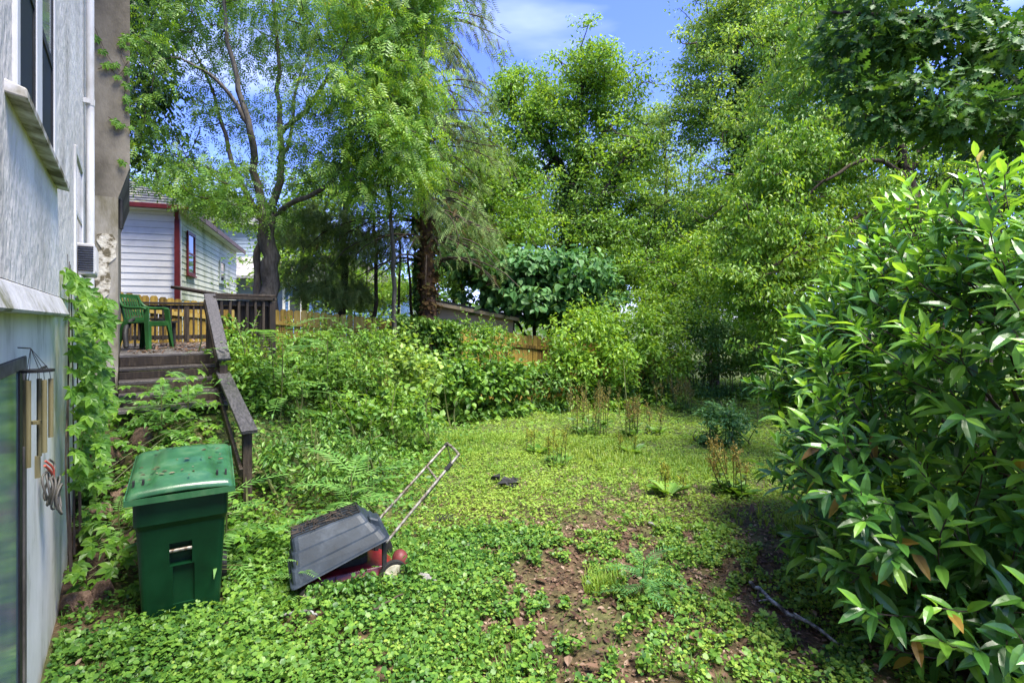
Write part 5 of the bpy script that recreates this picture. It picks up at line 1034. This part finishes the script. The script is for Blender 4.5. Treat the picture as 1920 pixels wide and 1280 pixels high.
dock(1365, 915, 6.2, .7, 7, 'brown leaning dock in front of the laurel', lean=-.32, spread=.14)
dock(1385, 920, 6.1, .66, 4, 'upright brown dock stem touching the laurel side', spread=.08)
dock(1255, 925, 6.0, .42, 4, 'short broad leaved dock on the bare patch', 'seedgreen', bl=12)
dock(1185, 840, 8.2, .45, 3, 'small weak dock below the rusty middle clump', 'seedgreen')
dock(690, 740, 8.9, 1.15, 16, 'tall yellow green seeding dock against the ivy fence', 'seedgreen', spread=.35)
dock(660, 720, 8.9, 1.05, 10, 'tall green seeding dock left of the tallest one', 'seedgreen', spread=.35)
dock(470, 690, 7.4, .7, 5, 'small seeding dock beside the deck post', 'seedgreen')
# ------------------------------------------------------------ tree of heaven saplings: every compound leaf is a part
PFM = None
def sapling(px, py, Y, h, n, ls, lb, a0=0., mat='fern', group='sumac saplings in the weeds', low=.25, dr=0.2):
    global PFM
    if PFM is None: t_ = MB(); t_.addn(PINF[0], PINF[1]); PFM = t_
    p = at(px, py, Y); p[2] = G(p[0], p[1]); root = empty('sumac_sapling', lb, 'sapling', tuple(p), 0, group)
    mb = MB(); P = curve([(0, 0, -.03), (.02*h, .01, h*.5), (.03*h, 0, h)], 8); tube(mb, P, np.linspace(.012, .005, 8), 6, False); mb.build('stem', M['stem'], root, True)
    me = sapling.me.setdefault(mat, PFM.mesh('sumac_leaf', M[mat]))
    for k in range(n):
        f = low+(1-low)*k/max(1, n-1); q = P[min(7, int(f*7))]; a = a0+k*2.4; el = .15+.55*f; D = np.array([math.cos(a)*math.cos(el), math.sin(a)*math.cos(el), math.sin(el)]); N = norm(np.array([0, 0, 1.])-D*D[2]); B = np.cross(N, D)
        m_ = Matrix(((D[0], B[0], N[0], q[0]), (D[1], B[1], N[1], q[1]), (D[2], B[2], N[2], q[2]), (0, 0, 0, 1))); s_ = ls*(.75+.4*rng.random())*(1-.25*abs(f-.6))
        o = bpy.data.objects.new('leaf', me); C.objects.link(o); o.parent = root; o.matrix_local = m_ @ Matrix.Scale(s_, 4)
sapling.me = {}
sapling(525, 760, 6.9, 1.25, 17, .8, 'tall sumac sapling fanning out right of the deck posts', .2)
sapling(610, 745, 7.9, 1.2, 13, .66, 'second sumac sapling among the tall weeds on the slope', 1.2)
sapling(655, 975, 4.75, .66, 15, .56, 'wide low sumac sapling arching over the grass catcher', .4, low=.35)
sapling(420, 950, 4.5, .75, 13, .52, 'sumac sapling around the lower handrail post', -.6)
sapling(300, 800, 5.6, .55, 13, .6, 'ferny sumac sapling below the steps', .9)
sapling(350, 780, 5.9, .5, 9, .5, 'small ferny sumac sapling next to the sloping rail', 2.2)
sapling(220, 905, 4.6, .35, 8, .45, 'ferny seedling on the rocky bank left of the bin', .3)
sapling(1360, 808, 8.7, .62, 20, .52, 'bushy dark sumac sapling alone on the lawn', .1, mat='blue', low=.12)
sapling(1420, 780, 10.5, .8, 6, .5, 'sparse sumac sapling behind the bushy one', .8)
sapling(1205, 1140, 3.62, .30, 14, .26, 'small dark seedling with drooping leaves on the near ground', .5, mat='blue', low=.3)
sapling(555, 1080, 3.75, .30, 7, .24, 'tiny seedling at the lower left corner of the grass catcher', 2.4)
sapling(1790, 1230, 2.9, .2, 3, .2, 'tiny seedling in the shade below the laurel', .5)
def tuft(px, py, Y, r_, n, s, lb, mat='grass'):
    p = at(px, py, Y); q = p[:2]+rng.normal(size=(n, 2))*r_; mb = MB(); z = gh(q[:, 0], q[:, 1]); b = np.array([p[0], p[1], G(*p[:2])])
    leaves(mb, GRASS, np.stack([q[:, 0], q[:, 1], z], -1)-b, rdir(n)*[1, 1, 0]+1e-3, rdir(n)*.15+[0, 0, 1], s*(.6+.7*rng.random(n))); o = mb.build('grass_tuft', M[mat], None, kind='stuff'); o.location = tuple(b); tag(o, lb, 'grass')
tuft(1130, 1098, 3.9, .07, 60, .12, 'bright feathery weed cushion left of the dark seedling', 'lawn')
tuft(960, 1250, 3.0, .10, 24, .12, 'dark grass tuft at the bottom middle of the picture', 'mid')
tuft(1290, 1262, 2.95, .09, 14, .11, 'thin grass tuft at the bottom right of the litter', 'mid')
tuft(1490, 1000, 5.0, .22, 90, .14, 'soft grass patch against the left foot of the laurel')
tuft(1120, 835, 8.0, .5, 260, .15, 'wispy bluish grass across the middle of the lawn')
tuft(1290, 870, 7.2, .5, 260, .14, 'wispy grass between the bare ground and the sapling')
tuft(850, 790, 8.6, .5, 320, .16, 'bright soft grass where the slope meets the lawn', 'lawn')
# ============================================================ CREEPER ON THE WALL (each leaf a part)
pm = MB(); pm.addn(PALM[0], PALM[1]); pmm = pm.mesh('creeper_leaf', M['creeper'])
def put_leaf(me, root, P, D, N, s, name='leaf'):
    D = norm(np.array(D, float)); N = np.array(N, float); N = norm(N-D*np.dot(N, D)); B = np.cross(N, D); P = np.array(P)-np.array(root.location)
    o = bpy.data.objects.new(name, me); C.objects.link(o); o.parent = root
    o.matrix_local = Matrix(((D[0]*s, B[0]*s, N[0]*s, P[0]), (D[1]*s, B[1]*s, N[1]*s, P[1]), (D[2]*s, B[2]*s, N[2]*s, P[2]), (0, 0, 0, 1)))
vw = empty('wall_creeper', 'light green five leaved creeper climbing the stucco wall by the pier', 'creeper', tuple(H(-.36, 5.2, .2)))
mb = MB(); vb = np.array(vw.location)
for k in range(5):
    s0 = 4.7+rng.random()*1.2; P = curve([H(-.33, s0, .1), H(-.345, s0+.1*rng.normal(), .9), H(-.35, s0+.15*rng.normal(), 1.6+.2*rng.random()), H(-.35, s0-.15+.3*rng.random(), 2.1+.5*rng.random())], 16); tube(mb, P-vb, np.linspace(.009, .003, 16), 4, False)
mb.build('stem', M['twig'], vw, kind='stuff')
for k in range(300):
    z = .62+1.65*rng.random()**.8; dens = S((2.6-z)/.8); 
    if rng.random() > .25+.75*dens: continue
    s = 4.62+1.9*rng.random()**1.1; t = -.37+(.04+.20*rng.random()**1.3)*(1 if z < 2.1 else .4)
    d = V*(.5+rng.random())-U*(.4*rng.random())+np.array([0, 0, -.9*rng.random()-.2])+rng.normal(size=3)*.4
    put_leaf(pmm, vw, H(t, s, z), d, V*.7-U*.6+np.array([0, 0, .8])+rng.normal(size=3)*.35, .07+.045*rng.random())
vs_ = empty('bank_creeper', 'pale green creeper sprawling over the rocky bank below the steps', 'creeper', (-3.8, 5.2, G(-3.8, 5.2)))
mb = MB(); vb = np.array(vs_.location)
for k in range(16):
    s0 = 5.0+2*rng.random(); t0 = -.25; a = H(t0, s0, 0); b_ = H(.5+.4*rng.random(), s0+rng.normal()*.5, 0); c_ = (a+b_)/2
    for q in (a, b_, c_): q[2] = G(q[0], q[1])+.12+.15*rng.random()
    tube(mb, curve([a, c_, b_], 10)-vb, .004, 4, False)
mb.build('stem', M['stem'], vs_, kind='stuff')
for k in range(295):
    s = 4.9+2.6*rng.random(); t = -.32+1.2*rng.random()**1.2; p = H(t, s); p[2] = G(p[0], p[1])+.06+.34*rng.random()**1.5
    put_leaf(pmm, vs_, p, V*(rng.normal())-U*(.6+.6*rng.random())+np.array([0, 0, -.35])+rng.normal(size=3)*.35, np.array([0, 0, 1])-U*.3+rng.normal(size=3)*.25, .07+.05*rng.random())
vh = empty('hanging_vine', 'thin vine with scattered leaves creeping over the top of the stained bay', 'vine', tuple(H(-.1, 8.19, 5.2)))
mb = MB(); vb = np.array(vh.location)
for pts in (((-.36, 5.6), (-.22, 5.25), (-.12, 5.1), (.0, 4.95)), ((.01, 5.6), (-.07, 5.3), (.0, 5.05), (-.05, 4.7)), ((-.3, 5.02), (-.2, 5.08), (-.1, 5.0), (.0, 5.2)), ((-.2, 4.45), (-.1, 4.4), (0, 4.35))):
    tube(mb, curve([H(t, 8.185, z) for t, z in pts], 14)-vb, .004, 4, False)
mb.build('stem', M['twig'], vh, kind='stuff')
for t, z in ((-.30, 5.35), (-.26, 5.25), (-.14, 5.12), (-.12, 5.0), (-.02, 4.9), (.0, 5.3), (-.05, 5.45), (-.14, 4.42), (-.08, 4.38), (0, 4.36), (.01, 4.6), (-.02, 4.75), (.02, 5.1), (-.06, 3.9), (.0, 5.55), (-.22, 5.1)):
    for j in range(2): put_leaf(pmm, vh, H(t+rng.normal()*.02, 8.16, z+rng.normal()*.04), V*rng.normal()+np.array([0, 0, -1]), -U+np.array([0, 0, .5]), .055+.035*rng.random())
# ============================================================ LAUREL
lr_ = empty('laurel_bush', 'huge glossy cherry laurel bush with long leaves filling the right side', 'laurel', (3.6, 3.9, G(3.6, 3.9)))
lb_ = np.array(lr_.location)
EL = [((4.0, 4.0, 1.40), (1.55, 1.5, 1.40)), ((3.0, 3.55, .78), (.98, 1.0, .80)), ((3.55, 2.95, 1.55), (1.25, .85, 1.15)), ((3.3, 4.85, 1.12), (.92, .8, .9)), ((4.7, 3.2, 1.3), (1.5, 1.3, 1.8)), ((2.85, 2.95, .35), (.62, .55, .55))]
def inside(p, sc=.93):
    m_ = np.zeros(len(p), bool)
    for c, r_ in EL: m_ |= (((p-np.array(c))/(np.array(r_)*sc))**2).sum(-1) < 1
    return m_
bs = []; nn_ = []
for c, r_ in EL:
    n = int(145*(r_[0]*r_[1]+r_[1]*r_[2]+r_[0]*r_[2])); d = rdir(n); p = np.array(c)+d*r_*(1+.0*d); nrm = norm(d/np.array(r_)); ok = ~inside(p) & (p[:, 2] > .06+gh(p[:, 0], p[:, 1])); bs.append(p[ok]); nn_.append(nrm[ok])
bs = np.vstack(bs); nn_ = np.vstack(nn_)
lump = (fb(bs[:, 0]*1.3+bs[:, 2]*.9, bs[:, 1]*1.3-bs[:, 2]*.7, 1.6, 2)-.5)*1.15
Pl, Dl, Nl, Sl, new = [], [], [], [], []
st = MB()
for b_, n_, lu in zip(bs, nn_, lump):
    b0 = b_+n_*(lu-.18); Lg = .18+.24*rng.random(); d = norm(n_*.70+np.array([0, 0, .75])+rng.normal(size=3)*.33); tip = b0+d*Lg
    k = rng.integers(9, 14); P = curve([b0-n_*.12, b0+d*Lg*.5+[0, 0, .01], tip], k); 
    if tip[2] < G(tip[0], tip[1])+.05: continue
    tube(st, P[::3]-lb_, .004, 3, False); t_ = norm(np.gradient(P, axis=0)); a = np.arange(k)*2.4+rng.random()*6; s_ = norm(np.cross(t_, [.1, .2, 1])); u_ = np.cross(s_, t_)
    o = np.cos(a)[:, None]*s_+np.sin(a)[:, None]*u_; f = np.linspace(0, 1, k)[:, None]; isnew = (d[2] > .05) and rng.random() < .58
    D = norm(o*(1.1-.45*f)+t_*(.5+.7*f)+np.array([0, 0, -.16])); Pl.append(P+0*o); Dl.append(D); Nl.append(t_*.5+np.array([0, 0, 1.])+n_*.3+rng.normal(size=(k, 3))*.25)
    Sl.append((.176-.035*f[:, 0])*(.75+.45*rng.random(k))); new.append((f[:, 0] > (.15 if isnew else .93)) & (rng.random(k) < .93))
# inner leaves
n = 3600; ci = rng.integers(0, len(EL), n); c = np.array([EL[i][0] for i in ci]); r_ = np.array([EL[i][1] for i in ci]); p = c+rdir(n)*r_*(.62+.26*rng.random((n, 1))); ok = p[:, 2] > gh(p[:, 0], p[:, 1])+.05; p = p[ok]
Pl.append(p); Dl.append(rdir(len(p))+[0, 0, -.5]); Nl.append(rdir(len(p))*.6+[0, 0, 1]); Sl.append(.12+.03*rng.random(len(p))); new.append(np.zeros(len(p), bool))
Pl = np.vstack(Pl); Dl = norm(np.vstack(Dl)); Nl = np.vstack(Nl); Sl = np.concatenate(Sl); new = np.concatenate(new)
# the 300 leaves that show largest: near, in frame, on the outside towards the camera
pxx = 960+960*Pl[:, 0]/Pl[:, 1]; pyy = 600-960*(Pl[:, 2]-EYE)/Pl[:, 1]; score = Sl/Pl[:, 1]*(1-.8*inside(Pl-np.array([.12, .25, -.1]), .95)); score[(pxx > 1915) | (pyy > 1275) | (pyy < 5) | (Pl[:, 1] < .3)] = 0
top = np.argsort(-score)[:298]; msk = np.zeros(len(Pl), bool); msk[top] = True
lm = {}
for nm in (0, 1):
    t_ = MB(); t_.addn(LAU[0], LAU[1]); lm[nm] = t_.mesh('laurel_leaf', M['laurel_new' if nm else 'laurel_old'])
for i in top: put_leaf(lm[int(new[i])], lr_, Pl[i], Dl[i], Nl[i], Sl[i])
for fl, mt, nm in ((~msk & ~new, 'laurel_old', 'foliage'), (~msk & new, 'laurel_new', 'new_growth')):
    mb = MB(); leaves(mb, LAU, Pl[fl]-lb_, Dl[fl], Nl[fl], Sl[fl]); mb.build(nm, M[mt], lr_, kind='stuff')
yl = MB(); ii = np.concatenate([rng.choice(len(Pl), 40), top[rng.permutation(298)[:12]]]); leaves(yl, LAU, Pl[ii]-lb_+[-.02, -.03, 0], Dl[ii], Nl[ii], Sl[ii]*.95); yl.build('yellowed_leaf', M['yellowed'], lr_, kind='stuff')
for c, r_ in EL[:5]:
    for k in range(5): e_ = np.array(c)+rdir(1)[0]*np.array(r_)*.75; tube(st, curve([np.array([3.6+rng.normal()*.2, 3.9+rng.normal()*.2, 0]) - [0, 0, .1]-lb_*[1, 1, 1]+[0, 0, 0], (np.array(c)+np.array([3.6, 3.9, 0]))/2-lb_, e_-lb_], 9), np.linspace(.03, .008, 9), 6, False)
st.build('stem', M['twig'], lr_, kind='stuff')
# ============================================================ GROUND COVER
def bare(x, y):
    """0 = bare litter, 1 = lush; irregular patches on the near right ground"""
    n1 = fb(x, y, 1.5, 1); n2 = fb(x, y, 4.5, 8)
    reg = S((x+.55-.10*(y-3))/.9)*S((5.9-y)/1.0)                         # litter area
    spot = np.exp(-(((x-1.75)/.75)**2+((y-6.1)/.45)**2))+.9*np.exp(-(((x-.28)/.45)**2+((y-4.05)/.30)**2))+.7*np.exp(-(((x-2.9)/.8)**2+((y-8.6)/.35)**2))
    shade = S((x-1.4)/.9)*S((4.0-y)/1.2)
    n3 = vnoise(x, y, 13, 4)
    v = 1.0-reg*.60+(n1-.5)*1.0+(n2-.5)*1.6+(n3-.5)*1.5-spot*.75+.10*shade
    return S((v-.30)/.45)
def hillm(x, y):
    x0 = -2.0+.1*np.clip(y-5, 0, 9); return S((x0+1.15-x)/.9)
def scat(n, y0, y1, m_=1.2):
    y = np.sqrt(rng.random(n)*(y1**2-y0**2)+y0**2); x = (rng.random(n)*2-1)*(y*1.03+m_); t = .8*x+.6*y; s = -.6*x+.8*y
    ok = (t > -.38) & ~((s > 4.55) & (s < 6.2) & (t < .30) & (rng.random(n) < .8)) & ~((s > 7.1) & (t < 1.0) & (s < 8.9)) & ~((s > 8.3) & (t < 1.95) & (s < 12.5)) & (y < f0[1]+fd[1]*(x-f0[0])/fd[0]+.1+5*(x > 4.5))
    lx, ly = x+2.655, y-3.52; bx_ = lx*.857+ly*.515; by_ = -lx*.515+ly*.857; ok &= ~((bx_ > .04) & (bx_ < .60) & (by_ > .10) & (by_ < .66))
    return x[ok], y[ok]
def cover(name, lb, cat, n, y0, y1, tm, mat, s0, s1, h, dens, up=.9, jit=.6, grassy=False):
    x, y = scat(n, y0, y1); d = dens(x, y); k = rng.random(len(x)) < d; x, y = x[k], y[k]; m_ = len(x)
    lush = fb(x, y, 2.6, 6); z = gh(x, y)+h*(.25+1.3*np.clip(lush, 0, 1))*rng.random(m_)**.7+.004
    P = np.stack([x, y, z], -1); mb = MB()
    if grassy: P[:, 2] = gh(x, y)-.005; leaves(mb, tm, P, rdir(m_)*[1, 1, 0]+1e-3, rdir(m_)*.2+[0, 0, 1], s0+(s1-s0)*rng.random(m_))
    else: leaves(mb, tm, P, rdir(m_)*[1, 1, .25], rng.normal(size=(m_, 3))*jit+[0, 0, up], s0+(s1-s0)*1.25*rng.random(m_)**1.5)
    o = mb.build(name, M[mat], None, kind='stuff'); return tag(o, lb, cat)
hl = hillm
cover('clover_cover', 'low round leaved clover and ivy carpeting the near ground', 'ground cover', 185000, 2.2, 5.0, ROUND, 'cover', .013, .034, .075, lambda x, y: bare(x, y)*(.95-.5*S((x+.2)/1.2)))
cover('bright_clover', 'bright yellow green clover leaves scattered over the near ground', 'ground cover', 130000, 2.2, 5.0, ROUND, 'lawn', .011, .027, .075, lambda x, y: bare(x, y)*(.22+.6*S((x+1.0)/1.4))*(1-.8*S((-1.7-x)/.6)))
cover('near_weeds', 'small lobed weeds mixed into the near clover', 'ground cover', 34000, 2.2, 5.2, TRI3, 'mid', .03, .055, .10, lambda x, y: bare(x, y)*(.25+.6*hl(x, y)))
cover('slope_ivy', 'dense dark ivy covering the slope below the deck', 'ivy', 120000, 4.6, 13.5, OV, 'cover', .04, .075, .16, lambda x, y: hl(x, y)*(.5+.5*(y < 9)))
cover('slope_leaves', 'brighter leaves speckling the ivy slope', 'ground cover', 60000, 4.6, 13.5, HEART, 'mid', .04, .08, .22, lambda x, y: hl(x, y)*S((fb(x, y, 1.8, 9)-.35)/.25))
cover('lawn_weeds', 'bright low weeds covering the sunny lawn', 'lawn', 210000, 4.7, 9.5, RH, 'lawn', .020, .046, .06, lambda x, y: bare(x, y)*(1-hl(x, y)*.9))
cover('far_lawn_weeds', 'far part of the bright weedy lawn', 'lawn', 170000, 9.3, 21, RH, 'lawn', .035, .075, .06, lambda x, y: (1-hl(x, y)*.9)*(.4+.6*bare(x, y)))
cover('lawn_grass', 'short soft grass growing among the lawn weeds', 'grass', 24000, 4.8, 20, GRASS, 'grass', .05, .12, .0, lambda x, y: (1-hl(x, y))*(.15+.85*S((fb(x, y, .8, 11)-.36)/.15))*bare(x, y)*S((y-4.8)/1.5), grassy=True)
cover('near_grass', 'thin grass blades poking through the near clover', 'grass', 8500, 2.3, 5.2, GRASS, 'mid', .05, .12, .0, lambda x, y: bare(x, y)*S((fb(x, y, 1.1, 13)-.42)/.2), grassy=True)
cover('leaf_litter', 'brown dead leaves littering the bare ground', 'dead leaves', 70000, 2.3, 7.5, RH, 'litter', .014, .05, .018, lambda x, y: (1-bare(x, y)*.75)*S((x+1.5)/1.2), 1.0, .3)
cover('bank_litter', 'rusty dead leaves on the shady bank beside the pier', 'dead leaves', 9000, 3.0, 6.0, OV, 'litter', .03, .06, .03, lambda x, y: S((-1.9-x)/.5)*.8, 1.0, .5)
cover('large_dead_leaves', 'few large pale curled dead leaves lying on the litter', 'dead leaves', 190, 2.6, 5.5, OV, 'litter', .08, .12, .05, lambda x, y: S((x+.6)/.6)*.8, 1.0, .25)
mb = MB(); 
for k in range(260):
    y = rng.uniform(2.6, 6.5); x = rng.uniform(-.6, 2.6); a = rng.random()*6.3; L_ = .04+.12*rng.random(); z = G(x, y)+.02; tube(mb, [(x, y, z), (x+L_*.5*math.cos(a), y+L_*.5*math.sin(a), z+.012), (x+L_*math.cos(a+.3), y+L_*math.sin(a+.3), z)], .0025, 4, False)
tag(mb.build('twig_scatter', M['twig'], None, kind='stuff'), 'small dead twigs scattered over the bare ground', 'twigs')

if __import__('os').environ.get('TRIS'): print('TRIS', sum(len(me.loops)-2*len(me.polygons) for me in bpy.data.meshes))
